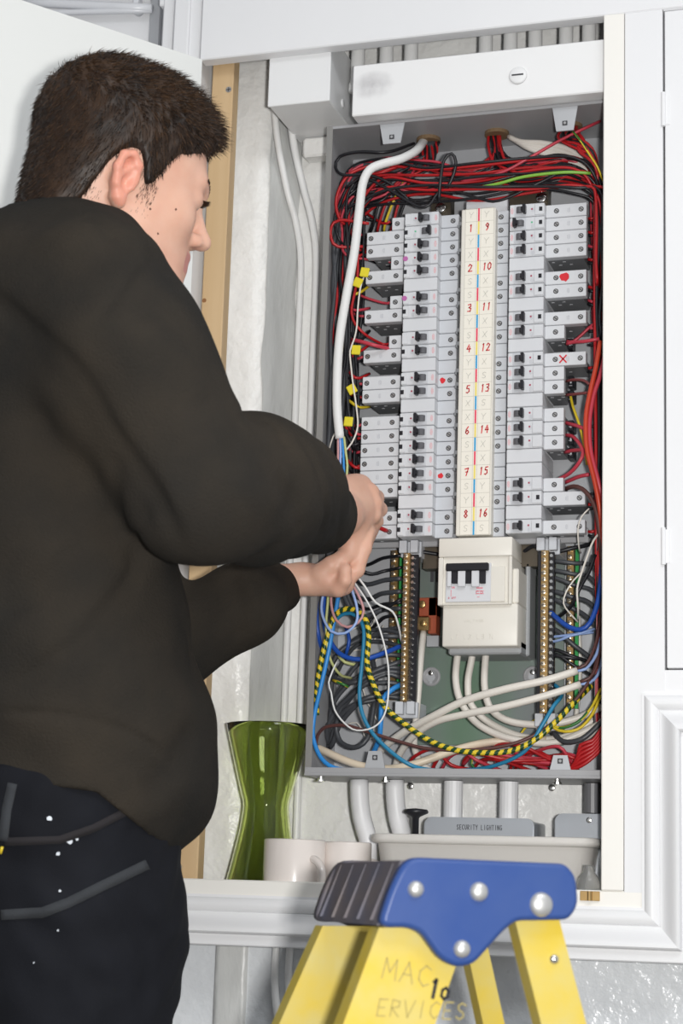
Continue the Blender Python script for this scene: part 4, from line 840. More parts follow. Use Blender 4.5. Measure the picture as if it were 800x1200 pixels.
# red wires along the bottom
for q in range(15):
    x0 = 500 + q * 10 + J(6); y0 = 896 + J(5); x1_ = 705 + J(3); pts = [(x0, y0 + 4, .11), (x0 + 14, y0 - 12 + J(5), .09), (x0 + 40 + J(6), y0 - 14 + J(7), .075 + J(.01)), ((x0 + 40 + 690) / 2, 893 + J(7), .08), (680, 888 + J(10), .085), (x1_, 865 + J(12), .09)]
    if q % 3 == 0: pts = [(x0 + 60, 903, .1), (x0 + 30, 893 + J(4), .08), (x0 + 10, 880 + J(4), .085), (x0 - 15, 888, .1), (x0 - 20, 903, .12)]
    wire('red_wire', 'red wire lying in the bottom of the case', pts, 2.2, rw.choice([W_RED, W_RED, W_RED2]), 'red wires along the bottom')
for q in range(6):
    wire('red_wire', 'red wire fanning out at the bottom right corner', [(662 + q * 3, 904 - q * 2, .06), (680, 898 - q * 5, .055), (694, 888 - q * 4, .055), (708, 874 - q * 5, .06)], 2.2, W_RED, 'red wires at the bottom right corner')
for q, (pts, m_, r) in enumerate((([(672, 868, .1), (690, 862, .09), (706, 845, .09)], W_OFF, 4.2), ([(648, 858, .09), (660, 869, .085), (682, 866, .08), (706, 845, .085)], W_GRY, 3.2))):
    wire('white_cable' if q == 0 else 'grey_wire', ('white cable' if q == 0 else 'grey wire') + ' bending at the right above the bottom red wires', pts, r, m_, None, 'cable' if q == 0 else 'wire')
for q in range(2):
    wire('green_yellow_wire', f'green and yellow wire gathered under the right neutral bar, {ORD[q]} from the front', [(636 + q * 4, 842 + q * 3, .08), (655, 856 - q * 3, .075), (676, 855 - q * 8, .075), (692, 840 - q * 10, .08), (704, 815 - q * 8, .09)], 1.9, None, 'green and yellow wires at the lower right', stripe=(0, q % 2, 12), mats=GY)
wire('green_yellow_wire', 'green and yellow wire loop in the bottom', [(560, 905, .09), (552, 895, .085), (556, 885, .085), (575, 884, .08), (600, 890, .08), (625, 896, .085)], 1.7, None, stripe=(0, 1, 25), mats=GY)
wire('green_yellow_wire', 'dark green and yellow wire crossing the foot of the green plate', [(606, 865, .12), (618, 850, .118), (630, 842, .11)], 1.6, None, stripe=(0, 1, 10), mats=[W_GRN, W_YEL])
wire('black_wire', 'black link wire left of the main switch', [(484, 645, .09), (496, 647, .095), (516, 650, .10)], 2.4, W_BLK)
wire('black_wire', 'black link wire right of the main switch', [(607, 650, .11), (616, 645, .10), (624, 640, .095), (634, 643, .085)], 2.6, W_BLK)
# two white cables running down the wall left of the case
for k, pts in enumerate(([(320, 112, .098), (326, 170, .104), (337, 225, .122), (347, 262, .142), (352, 310, .145), (350, 420, .147), (346, 560, .147), (338, 700, .147), (333, 850, .147), (330, 1035, .147)], [(338, 125, .110), (345, 175, .122), (356, 222, .138), (366, 262, .142), (370, 310, .145), (367, 420, .147), (362, 560, .147), (355, 700, .147), (350, 850, .147), (346, 1035, .147)])):
    q = [P(*p) for p in pts]; q = q[:4] + [Vector((P(352 if k == 0 else 370, 310, .145).x, .147, v.z)) for v in q[4:]]; q[-1].z = zs - .0295
    wire('white_cable', f'white painted cable clipped to the recess wall, {"left" if k == 0 else "right"} one of two', q, 5.0 if k else 4.6, CONDW, 'wall cables', 'cable', n=12, world=True)
for k in range(2):
    q = [Vector((P(322 + 16 * k, 1100, .03).x, .030, z)) for z in (zs - .076,)] ; x = q[0].x
    pts = [(x, .036, zs - .0755), (x, .036, zs - .12), (x + .008, .036, zs - .17), (x + .03, .034, zs - .22), (x + .06, .034, zs - .30), (x + .07, .034, zs - .5)]
    wire('white_cable', f'white painted cable on the wall below the cupboard, {"left" if k == 0 else "right"} one of two', pts, 4.5, CONDW, 'wall cables below the cupboard', 'cable', n=10, world=True)
print('wires', NW[0])
# ------------------------------------------------------------------ things in the recess
ZF = zs - 0.03 + 0.0004
WOOD = mat('planed softwood', (0.66, 0.48, 0.28), 0.5, bump=(40, .15, .001), var=(5, (0.57, 0.39, 0.21), 1), stretch=(6, 6, .35))
a = P(247.5, 110, .03); b = P(272.5, 110, .03)
t = thing('timber_batten', 'bare pine batten fixed upright inside the left edge of the open cupboard', 'batten', (a.x, .03, ZF))
m = MB(t.location); m.box(a.x, b.x, .030, .052, ZF, zt + .06, .0015); m.build('batten', t, WOOD)
for px, py in ((268, 105), (205.5, 1016)):
    c = P(px, py, .03); c.x = min(max(c.x, a.x + .006), b.x - .006); m = MB(t.location); m.cyl((c.x, .0302, c.z), (0, -1, 0), .0042, .0008, 14); m.mi = 1
    for r_ in (0, 1):
        m.box(c.x - .003, c.x + .003, .0288, .0293, c.z - .0004, c.z + .0004) if r_ else m.box(c.x - .0004, c.x + .0004, .0288, .0293, c.z - .003, c.z + .003)
    m.build('screw', t, SCREW, HOLE)
for px, py in ((240, 352), (232, 430)):
    c = P(px, py, .03); m = MB(t.location); m.cyl((a.x + .004, .0301, c.z), (0, -1, 0), .003, .0003, 12); m.build('knot', t, mat('wood knot', (0.28, 0.13, 0.05), 0.5))

# green glass vase
def px_per_m(Y, px, py): return 1.0 / ((P(px + 1, py, Y) - P(px, py, Y)).length)
YV = .065; c = P(309.5, 1000, YV); s_ = px_per_m(YV, 309, 940); zr = P(309, 850, YV).z; zw = P(309, 945, YV).z
GLASS = mat('green glass', (0.30, 0.42, 0.06), 0.03, trans=1.0, ior=1.42)
GLASS.node_tree.nodes['Principled BSDF'].inputs['Base Color'].default_value = (0.78, 0.86, 0.44, 1)
m = MB((c.x, YV, ZF)); h = zr - ZF; hw = zw - ZF; rt, rw_, rb = 47.5 / s_, 25.5 / s_, 47 / s_
out = [(0, 0), (rb * .96, 0), (rb, .004)]
for k in range(1, 9): t_ = k / 9; out.append((rb + (rw_ + .001 - rb) * t_ ** .85, .004 + (hw * .86 - .004) * t_))
out += [(rw_ + .0005, hw * .93), (rw_, hw), (rw_ + .0008, hw * 1.06)]
for k in range(1, 9): t_ = k / 8; out.append((rw_ + .0008 + (rt - rw_ - .0008) * t_ ** .95, hw * 1.06 + (h - hw * 1.06) * t_))
inn = [(max(r_ - .0026, .001), z_) for r_, z_ in out[2:]][::-1]; inn = [(r_, z_) for r_, z_ in inn if z_ > .008]
prof = out + [(rt - .0012, h + .0008)] + inn + [(inn[-1][0] * .9, .006), (0, .006)]
m.lathe(prof, Vector((c.x, YV, ZF)), Matrix.Identity(3).to_quaternion(), 56)
o = m.build('glass_vase', None, GLASS); o.location = (c.x, YV, ZF); tag(o, 'green glass hourglass-shaped vase standing left of the mugs in the recess', 'vase')

# mugs
MUG = mat('cream white glazed china', (0.76, 0.70, 0.66), 0.2, coat=.4)
def mug(px, Ym, rp, ytop, ang, label):
    c = P(px, 1005, Ym); s = px_per_m(Ym, px, 1005); r = rp / s; h = P(px, ytop, Ym).z - ZF
    t = thing('mug', label, 'mug', (c.x, Ym, ZF), 'mugs in the recess'); m = MB((c.x, Ym, ZF)); O_ = Vector((c.x, Ym, ZF))
    m.lathe([(0, .002), (r * .8, .0015), (r * .86, 0), (r * .97, .004), (r, .012), (r, h - .002), (r - .001, h), (r - .0035, h - .001), (r - .004, .01), (r - .010, .006), (0, .006)], O_, Matrix.Identity(3).to_quaternion(), 40)
    m.build('mug_body', t, MUG)
    dr = Vector((math.cos(ang), math.sin(ang), 0)); pts = []
    for k in range(13):
        a_ = math.pi * (k / 12) - math.pi / 2; pts.append(O_ + dr * (r - .002 + math.cos(a_) * .022) + Vector((0, 0, h * .45 + math.sin(a_) * h * .26)))
    m = MB((c.x, Ym, ZF)); m.tube(crv(pts, .003), .0048, 10); m.build('handle', t, MUG)
mug(345, .045, 34.5, 984, -.62, 'cream mug with its handle towards the viewer, beside the green vase')
mug(407, .075, 27, 987, .6, 'second cream mug, right of the first and partly behind the blue ladder top')

# translucent tub
YT0, YT1 = .022, .125; a, b = P(432, 1000, .03), P(699, 1000, .03)
PLAS = mat('frosted translucent plastic', (0.86, 0.83, 0.79), 0.3, trans=.35, ior=1.2)
t = thing('plastic_tub', 'frosted translucent plastic food tub standing behind the blue ladder top', 'tub', (a.x, YT0, ZF)); O_ = Vector(t.location)
def rrect(x0, x1, y0, y1, r, z, n=6):
    p = []
    for cx, cy, s0 in ((x1 - r, y1 - r, 0), (x0 + r, y1 - r, 1), (x0 + r, y0 + r, 2), (x1 - r, y0 + r, 3)):
        for k in range(n + 1): an = (s0 + k / n) * math.pi / 2; p.append(Vector((cx + r * math.cos(an), cy + r * math.sin(an), z)))
    return p
zt1 = P(560, 979, .03).z; hT = zt1 - ZF
def loft(mb, rings, smooth=True):
    n = len(rings[0]); vs = [p for r in rings for p in r]; fs = []
    for i in range(len(rings) - 1):
        for k in range(n): fs.append((i * n + k, i * n + (k + 1) % n, (i + 1) * n + (k + 1) % n, (i + 1) * n + k))
    fs.append(tuple(range(n))[::-1]); fs.append(tuple((len(rings) - 1) * n + k for k in range(n))); mb.add(vs, fs, smooth)
m = MB(O_); I = lambda d, z: rrect(a.x + d, b.x - d, YT0 + d, YT1 - d, .022, ZF + z)
loft(m, [I(.020, 0), I(.016, .003), I(.006, hT - .010), I(.0055, hT - .0095), I(.008, hT - .0095), I(.018, .006), I(.022, .005)]); m.build('tub_body', t, PLAS)
m = MB(O_); loft(m, [I(.006, hT - .0115), I(.001, hT - .010), I(-.001, hT - .006), I(.0, hT - .001), I(.003, hT), I(.007, hT - .001), I(.0075, hT - .008), I(.0065, hT - .0113)]); m.build('rim', t, PLAS)
c = P(686, 1035, .01)
t = thing('clear_bottle', 'small clear ribbed plastic bottle lying in the right corner of the recess', 'bottle', (c.x + .004, .02, ZF)); m = MB(t.location)
m.lathe([(0, 0), (.013, 0), (.0145, .003), (.0135, .01), (.0145, .018), (.0135, .026), (.0145, .034), (.012, .044), (.007, .05), (.007, .058), (0, .058)], Vector(t.location), Matrix.Identity(3).to_quaternion(), 20); m.build('bottle_body', t, mat('clear plastic', (0.8, 0.8, 0.78), 0.1, trans=.85, ior=1.4))
t.location.x = xr - .018 ; t.location.y = .0085 + .01
a, b = P(680, 1044, 0), P(703, 1056, 0)
t = thing('brass_hinge', 'small brass hinge leaf on the sill at the right corner', 'hinge', (a.x, -.001, b.z)); m = MB(t.location); m.box(a.x, b.x, -.0035, -.0012, b.z, a.z, .0004); m.build('leaf', t, BRASS)
m = MB(t.location); m.cyl(((a.x + b.x) / 2, -.004, b.z), (0, 0, 1), .003, a.z - b.z, 10); m.build('knuckle', t, BRASS)

# metal-clad switch boxes below the case
CLAD = mat('grey hammered metal box', (0.38, 0.40, 0.43), 0.35, metal=.3, bump=(120, .15, .0006))
def clad(px0, px1, pyt, Yf, label, txt, scr):
    a, b = P(px0, pyt, Yf), P(px1, pyt, Yf); t = thing('switch_box', label, 'electrical box', (a.x, Yf, ZF)); m = MB(t.location)
    m.box(a.x + .002, b.x - .002, Yf + .006, YB - .009, ZF + .002, a.z - .003, .003, seg=2); m.build('back_box', t, CLAD)
    m = MB(t.location)
    rr = rrect(a.x, b.x, ZF + .001, a.z, .010, 0); pr = [(p.x, p.y) for p in rr]
    m.prism(pr, Yf, Yf + .006); cx = (a.x + b.x) / 2; cz = (ZF + a.z) / 2
    pr2 = [(cx + (x - cx) * .975, cz + (z - cz) * .955) for x, z in pr]; m.prism(pr2, Yf - .002, Yf + .001); c_ = m.build('lid', t, CLAD)
    if txt:
        m = MB(t.location); q = P(535, 972, Yf - .002); write(m, txt, (q.x, Yf - .0022, q.z), (1, 0, 0), (0, 0, 1), .0058, .0024, .00335, .0006, (0, -1, 0)); m.build('lettering', c_, BLACK)
    for px, py in scr:
        q = P(px, py, Yf - .002); m = MB(t.location); m.cyl((q.x, Yf - .002, q.z), (0, -1, 0), .0035, .0015, 12, bev=.0006); m.build('screw', c_, CHROME)
clad(497, 626, 957, .072, 'grey metal box marked security lighting under the case', 'SECURITY LIGHTING', [])
clad(650, 735, 953, .080, 'plain grey metal box at the right end under the case', None, [(690, 961)])
c = P(694, 930, .105); m = MB((c.x, .105, 0)); m.cyl((c.x, .105, P(690, 953, .105).z), (0, 0, 1), .0105, ez0 - P(690, 953, .105).z - .001, 16); o = m.build('grey_conduit', None, mat('dark grey conduit', (0.16, 0.16, 0.17), 0.4)); o.location = (c.x, .105, 0)
tag(o, 'dark grey conduit between the case and the right metal box', 'conduit')
c = P(487, 951, .06); t = thing('knob', 'black knob on a thin metal stem in front of the switch box', 'knob', (c.x, .06, ZF)); m = MB(t.location); s = 1 / px_per_m(.06, 487, 951)
m.lathe([(0, 0), (.0042, 0), (.0042, .020), (.006, .022), (14 * s, .026), (14.5 * s, .028), (13 * s, .0305), (0, .032)], Vector((c.x, .06, c.z - .028)), Matrix.Identity(3).to_quaternion(), 24); m.build('knob_head', t, BLACK)
m = MB(t.location); m.cyl((c.x - .002, .06, ZF), (0, 0, 1), .0014, c.z - .026 - ZF, 8); m.cyl((c.x + .0022, .06, ZF), (0, 0, 1), .0012, c.z - .026 - ZF, 8); m.build('stem', t, CHROME)
# rawl pins on the wall under the case
for px, py in ((480, 921), (646, 923)):
    c = P(px, py, YB - .01); m = MB(c); m.cyl((c.x, YB - .0062, c.z), (0, -1, 0), .0045, .003, 12, bev=.001); o = m.build('wall_screw', None, CHROME); o.location = c; tag(o, f'domed steel screw in the wall under the case, {"left" if px < 500 else "right"} one', 'screw')
# pipes and clip on the wall seen above the open door
PW = mat('white wall pipe', (0.66, 0.67, 0.70), 0.3)
for k, (y0_, y1_) in enumerate(((-14, -6), (2, 10), (16, 12))):
    a, b = P(20, y0_, .055), P(178, y1_, .055); m = MB(a); m.tube(crv([a, (a + b) / 2, b], .05), .0042 if k != 1 else .0065, 10); o = m.build('wall_cable', None, PW); o.location = a
    tag(o, f'white cable running level along the wall above the open door, {ORD[k]} of three' if k else 'white cable running level along the wall above the open door, topmost of three', 'cable')
c = P(160, 10, .06); t = thing('wall_clip', 'small white pipe clip with a screw on the wall above the door', 'clip', (c.x, .07, c.z)); m = MB(t.location); m.cyl((c.x, .07, c.z), (0, -1, 0), .0075, .012, 16, bev=.002); m.box(c.x - .004, c.x + .004, .055, .07, c.z, c.z + .02, .001); k_ = m.build('clip_body', t, PW)
m = MB(t.location); m.cyl((c.x, .058, c.z), (0, -1, 0), .004, .0012, 12); m.build('screw', t, SCREW)
a, b = P(178, 30, .068), P(189, 30, .068); plank('trim_13', a.x, b.x, .060, .072, zs, 2.7, mat('shadow line grey', (0.36, 0.37, 0.39), 0.5), 0)  # strip coloured as the shadow line where the wall steps back

# ------------------------------------------------------------------ step ladder
N_ = D(470, 1008, 1.50); F_ = D(388, 1012, 1.72)
bv = Vector((F_.x - N_.x, F_.y - N_.y, 0)).normalized(); av = Vector((-bv.y, bv.x, 0))
if av.x < 0: av = -av
LWD = (Vector((F_.x - N_.x, F_.y - N_.y, 0))).length
def LP(px, py, dist=0.0):
    """point of the vertical plane (normal bv) at distance dist behind the near side of the ladder, as (a, z)"""
    d = c2w(Vector((px - 400, py - 600, FPX))); o_ = N_ + bv * dist; t_ = (o_ - CAM).dot(bv) / d.dot(bv); q = CAM + d * t_
    return ((q - N_).dot(av), q.z)
YEL = mat('worn yellow fibreglass', (0.56, 0.405, 0.03), 0.5, var=(26, (0.50, 0.42, 0.14), 1), bump=(60, .2, .001)); YELE = mat('ladder edge grey', (0.42, 0.40, 0.33), 0.5)
BLUP = mat('scuffed blue plastic', (0.012, 0.048, 0.205), 0.38, var=(14, (0.035, 0.072, 0.22), 1), bump=(40, .15, .001)); BLUD = mat('dusty grey blue plastic', (0.085, 0.085, 0.115), 0.5, var=(30, (0.12, 0.10, 0.10), 1))
lad = thing('step_ladder', 'yellow step ladder with a blue plastic top in the foreground', 'ladder', (N_ + av * .09 + bv * LWD / 2).xy.to_3d())
LO = Vector(lad.location)
def LW3(a_, b_, z_): return N_.xy.to_3d() + av * a_ + bv * b_ + Vector((0, 0, z_))
def lprism(mb, poly, b0, b1, smooth=False):
    n = len(poly); vs = [LW3(p[0], b0, p[1]) for p in poly] + [LW3(p[0], b1, p[1]) for p in poly]
    mb.add(vs, [tuple(range(n)), tuple(range(n, 2 * n))[::-1]] + [(i, n + i, n + (i + 1) % n, (i + 1) % n) for i in range(n)], smooth)
def rounded(pts, r, n=5):
    out = []; N = len(pts)
    for i in range(N):
        p, a_, b_ = Vector(pts[i]), Vector(pts[i - 1]), Vector(pts[(i + 1) % N]); u, v = (a_ - p), (b_ - p); k = min(r, u.length * .45, v.length * .45); s, e = p + u.normalized() * k, p + v.normalized() * k
        for j in range(n + 1): t_ = j / n; out.append(tuple((1 - t_) ** 2 * s + 2 * t_ * (1 - t_) * p + t_ * t_ * e))
    return out
capp = [(477, 1004), (664, 1012), (676, 1027), (679, 1060), (668, 1078), (606, 1079), (592, 1090), (556, 1130), (536, 1134), (516, 1124), (494, 1093), (478, 1087), (443, 1087), (458, 1040)]
cp = rounded([LP(*q) for q in capp], .012)
def beveled_plate(mb, poly, b0, b1, ins):
    c0 = Vector((sum(p[0] for p in poly) / len(poly), sum(p[1] for p in poly) / len(poly)))
    n = len(poly)
    def inset(d):
        res = []
        for i in range(n):
            p = Vector(poly[i]); e = (Vector(poly[(i + 1) % n]) - Vector(poly[i - 1])); e = e.normalized() if e.length > 1e-7 else Vector((1, 0)); nn = Vector((-e.y, e.x))
            if AREA > 0: res.append(p + nn * d)
            else: res.append(p - nn * d)
        return res
    AREA = sum(poly[i][0] * poly[(i + 1) % n][1] - poly[(i + 1) % n][0] * poly[i][1] for i in range(n))
    rings = [(inset(ins), b0), (inset(ins * .3), b0 + ins * .3), (inset(0), b0 + ins), (inset(0), b1)]
    vs = [LW3(p[0], b_, p[1]) for rg, b_ in rings for p in rg]; fs = [tuple(range(n)), tuple(range(3 * n, 4 * n))[::-1]]
    for r_ in range(3):
        for i in range(n): fs.append((r_ * n + i, (r_ + 1) * n + i, (r_ + 1) * n + (i + 1) % n, r_ * n + (i + 1) % n))
    mb.add(vs, fs, True); k = len(mb.f) - len(fs); mb.sm[k] = False; mb.sm[k + 1] = False
m = MB(LO); beveled_plate(m, cp, 0, .012, .004); topc = m.build('side_cap', lad, BLUP)
m = MB(LO); beveled_plate(m, [(p[0] , p[1]) for p in cp], LWD - .012, LWD, .002); m.build('side_cap', lad, BLUD)
# top block between the caps, ribbed front face
pA = LP(474, 1008); pB = LP(446, 1085); pC = LP(662, 1014); pD = LP(670, 1060)
m = MB(LO); lprism(m, [(pB[0], pB[1]), (pA[0], pA[1]), (pC[0], pC[1]), (pD[0], pD[1] + .005), (pD[0] - .02, pD[1]), (pB[0] + .05, pB[1])], .0121, LWD - .0121); m.build('top_platform', lad, BLUD)
for k in range(5):
    b_ = .03 + k * (LWD - .06) / 4; m = MB(LO); lprism(m, [(pB[0] - .0012, pB[1] + .004), (pA[0] - .0012, pA[1] - .002), (pA[0] + .002, pA[1] - .002), (pB[0] + .002, pB[1] + .004)], b_, b_ + .004); m.build('rib', lad, BLUD)
for px, py, r in ((487, 1042, 9.5), (561, 1045, 11), (634, 1060, 14), (541, 1112, 10)):
    q = LP(px, py); rr = r * 1.53 / FPX; m = MB(LO); m.lathe([(rr * 1.02, 0), (rr, .0012), (rr * .8, .0035), (rr * .45, .0048), (0, .0052)], LW3(q[0], 0, q[1]), (-bv).to_track_quat('Z', 'Y'), 22); m.build('rivet', topc, mat('dull rivet', (0.55, 0.55, 0.54), .42, metal=.7))
def rail(l0, l1, r0, r1, dist, th, flange):
    """l0,l1 / r0,r1: left and right edges at two heights; carried on down to the floor"""
    A, B, C_, E_ = LP(*l0, dist), LP(*l1, dist), LP(*r0, dist), LP(*r1, dist)
    def down(p, q): k = (q[1] - .012) / (p[1] - q[1]); return (q[0] + (q[0] - p[0]) * k, .012)
    m = MB(LO); tl, tr, bl, br = A, C_, down(A, B), down(C_, E_)
    w0 = tr[0] - tl[0]; bl = bl; br = (bl[0] + w0 * 1.02, .012) if abs((br[0] - bl[0]) / w0 - 1) > .3 else br
    lprism(m, [bl, br, tr, tl], dist, dist + .004); 
    e0 = .0025; m.mi = 0
    lprism(m, [bl, (bl[0] + e0, bl[1]), (tl[0] + e0, tl[1]), tl], dist + .004, dist + th); lprism(m, [(br[0] - e0, br[1]), br, tr, (tr[0] - e0, tr[1])], dist + .004, dist + th)
    o = m.build('rail', lad, YEL)
    m = MB(LO); lprism(m, [(bl[0] - .004, 0), (br[0] + .004, 0), (br[0] + .003, .05), (bl[0] - .003, .05)], dist - .003, dist + th + .002); m.build('foot', lad, BLACK)
    return o, (tl, tr, bl, br)
fr, fq = rail((444, 1087), (402, 1200), (550, 1087), (517, 1200), .0125, .028, 1)
rail((378, 1085), (327, 1200), (452, 1085), (402, 1200), LWD - .0135 - .028, .028, 1)
rr_, rq = rail((603, 1077), (634, 1200), (655, 1077), (687, 1200), .0125, .022, 1)
rail((541, 1085), (566, 1200), (566, 1085), (590, 1200), LWD - .0135 - .022, .022, 1)
c = LP(649, 1124, .0125); m = MB(LO); m.lathe([(.0042, 0), (.004, .0012), (.002, .0026), (0, .003)], LW3(c[0], .0125, c[1]), (-bv).to_track_quat('Z', 'Y'), 14); m.build('rivet', rr_, CHROME)
for z_ in (.68, .40, .12):
    k = (fq[0][1] - z_) / (fq[0][1] - fq[2][1]); x0 = fq[0][0] + (fq[2][0] - fq[0][0]) * k
    m = MB(LO); lprism(m, [(x0 + .005, z_ - .02), (x0 + .085, z_ - .02), (x0 + .085, z_), (x0 + .002, z_)], .0166, LWD - .018); m.build('step', lad, YELE)
    k = (rq[0][1] - z_) / (rq[0][1] - rq[2][1]); x0 = rq[0][0] + (rq[2][0] - rq[0][0]) * k
    m = MB(LO); lprism(m, [(x0 + .01, z_ - .015), (x0 + .03, z_ - .015), (x0 + .03, z_ + .015), (x0 + .01, z_ + .015)], .0166, LWD - .018); m.build('cross_brace', lad, YELE)
# handwriting on the near front rail
ux = (av * .97 + Vector((0, 0, -.16))).normalized(); uz = (Vector((0, 0, 1)) + av * .18).normalized()
q = LP(447, 1146, .0125); m = MB(LO); write(m, 'MAC', LW3(q[0], .0122, q[1]), ux, uz, .016, .011, .0145, .0011, -bv); m.build('pencil_writing', fr, mat('faded pencil writing', (0.36, 0.29, 0.09), 0.7))
q = LP(440, 1190, .0125); m = MB(LO); write(m, 'ERVICES', LW3(q[0], .0122, q[1]), (av + Vector((0, 0, -.03))).normalized(), uz, .013, .0085, .0108, .0010, -bv); m.build('pencil_writing', fr, MATS['faded pencil writing'])
q = LP(504, 1168, .0125); m = MB(LO); write(m, '1', LW3(q[0] - .002, .0122, q[1]), ux, uz, .014, .008, .008, .0028, -bv); q = LP(515, 1170, .0125); write(m, '0', LW3(q[0], .0122, q[1]), ux, uz, .009, .007, .008, .0022, -bv); m.build('marker_writing', fr, BLACK)
# ------------------------------------------------------------------ the person: distance-field modelling
class Prim:
    def __init__(s, d, c, r, k=.02, op=1): s.d, s.c, s.r, s.k, s.op = d, np.array(c, float), r, k, op
def A3(v): return np.array([v[0], v[1], v[2]], float)
def cap(a, b, ra, rb, k=.02, op=1):
    a, b = A3(a), A3(b); ab = b - a; L2 = max(ab @ ab, 1e-12)
    def d(p):
        t = np.clip((p - a) @ ab / L2, 0, 1); return np.linalg.norm(p - a - t[:, None] * ab, axis=1) - (ra + (rb - ra) * t)
    return Prim(d, (a + b) / 2, np.sqrt(L2) / 2 + max(ra, rb), k, op)
def ell(c, rad, Rm=None, k=.02, op=1):
    c, rad = A3(c), np.array(rad, float); Rm = np.eye(3) if Rm is None else Rm      # Rm columns: local axes in world
    def d(p):
        q = (p - c) @ Rm; k0 = np.linalg.norm(q / rad, axis=1); k1 = np.linalg.norm(q / rad ** 2, axis=1); return k0 * (k0 - 1) / np.maximum(k1, 1e-9)
    return Prim(d, c, rad.max(), k, op)
def field(prims, p, warp=None, cuts=()):
    d = None
    for q in prims:
        e = q.d(p)
        if d is None: d = e; continue
        k = q.k
        if q.op > 0: h = np.clip(.5 + .5 * (d - e) / k, 0, 1); d = d * (1 - h) + e * h - k * h * (1 - h)
        else: h = np.clip(.5 - .5 * (d + e) / k, 0, 1); d = d * (1 - h) - e * h + k * h * (1 - h)
    if warp is not None: d = d + warp(p)
    for c in cuts: d = np.maximum(d, c(p))
    return d
def surface(prims, h, warp=None, cuts=(), pad=.012):
    """surface nets over the blocks that the surface passes through"""
    B = 12; lo = np.min([q.c - q.r for q in prims if q.op > 0], 0) - .04; hi = np.max([q.c + q.r for q in prims if q.op > 0], 0) + .04
    nb = np.ceil((hi - lo) / (B * h)).astype(int); ii = np.stack(np.meshgrid(*[np.arange(n) for n in nb], indexing='ij'), -1).reshape(-1, 3)
    cen = lo + (ii + .5) * B * h; rad = B * h * .87
    best = np.full(len(ii), 1e9)
    for q in prims:
        if q.op > 0: best = np.minimum(best, q.d(cen))
    # plain union overestimates the blended field by at most ~k
    sel = np.abs(best) < rad * 1.3 + .05
    ii, cen = ii[sel], cen[sel]
    g = np.stack(np.meshgrid(*[np.arange(B + 1)] * 3, indexing='ij'), -1).reshape(-1, 3)
    VK, VP, QK, QS = [], [], [], []
    BIG = np.int64(1 << 20); key = lambda c: (c[..., 0].astype(np.int64) * BIG + c[..., 1]) * BIG + c[..., 2]
    corners = np.array([[i, j, k] for i in (0, 1) for j in (0, 1) for k in (0, 1)])
    edges = [(a, b) for a in range(8) for b in range(a + 1, 8) if np.abs(corners[a] - corners[b]).sum() == 1]
    for blk, c in zip(ii, cen):
        near = [q for q in prims if np.linalg.norm(c - q.c) < q.r + rad + .07] or prims[:1]
        if near[0].op < 0: near = [prims[0]] + near
        base = blk * B; pts = lo + (g + base) * h
        F = field(near, pts, warp, cuts).reshape(B + 1, B + 1, B + 1)
        S = F < 0
        if S.all() or not S.any(): continue
        cs = np.stack([S[a[0]:a[0] + B, a[1]:a[1] + B, a[2]:a[2] + B] for a in corners], -1); act = np.argwhere(cs.any(-1) & ~cs.all(-1))
        if len(act):
            fv = np.stack([F[act[:, 0] + a[0], act[:, 1] + a[1], act[:, 2] + a[2]] for a in corners], 1)
            acc = np.zeros((len(act), 3)); n = np.zeros(len(act))
            for a, b in edges:
                fa, fb = fv[:, a], fv[:, b]; m_ = (fa < 0) != (fb < 0); t = np.where(m_, fa / np.where(m_, fa - fb, 1), 0)
                acc += np.where(m_[:, None], corners[a] + t[:, None] * (corners[b] - corners[a]), 0); n += m_
            VK.append(key(act + base)); VP.append(lo + (act + base + acc / n[:, None]) * h)
        for ax in range(3):
            e = np.eye(3, dtype=int)[ax]; s0 = S[:B, :B, :B]; s1 = S[e[0]:e[0] + B, e[1]:e[1] + B, e[2]:e[2] + B]; w_ = np.argwhere(s0 != s1)
            if not len(w_): continue
            u, v = np.eye(3, dtype=int)[(ax + 1) % 3], np.eye(3, dtype=int)[(ax + 2) % 3]; q = w_ + base
            quad = np.stack([key(q - u - v), key(q - v), key(q), key(q - u)], 1); fl = ~s0[w_[:, 0], w_[:, 1], w_[:, 2]]
            quad[fl] = quad[fl][:, ::-1]; QK.append(quad)
    VK, VP, QK = np.concatenate(VK), np.concatenate(VP), np.concatenate(QK)
    uk, idx = np.unique(VK, return_index=True); VP = VP[idx]; pos = np.searchsorted(uk, QK).clip(0, len(uk) - 1); ok = (uk[pos] == QK).all(1)
    return VP, pos[ok]
def np_mesh(name, V, F, mats, off=(0, 0, 0), matidx=None):
    V = V - np.array(off); me = bpy.data.meshes.new(name); me.vertices.add(len(V)); me.vertices.foreach_set('co', V.astype(np.float32).ravel())
    me.loops.add(F.size); me.loops.foreach_set('vertex_index', F.astype(np.int32).ravel()); me.polygons.add(len(F))
    me.polygons.foreach_set('loop_start', np.arange(0, F.size, F.shape[1], dtype=np.int32)); me.polygons.foreach_set('loop_total', np.full(len(F), F.shape[1], dtype=np.int32))
    for m_ in mats: me.materials.append(m_)
    if matidx is not None: me.polygons.foreach_set('material_index', matidx.astype(np.int32))
    me.update(calc_edges=True); me.validate(); me.polygons.foreach_set('use_smooth', np.ones(len(me.polygons), bool)); return me
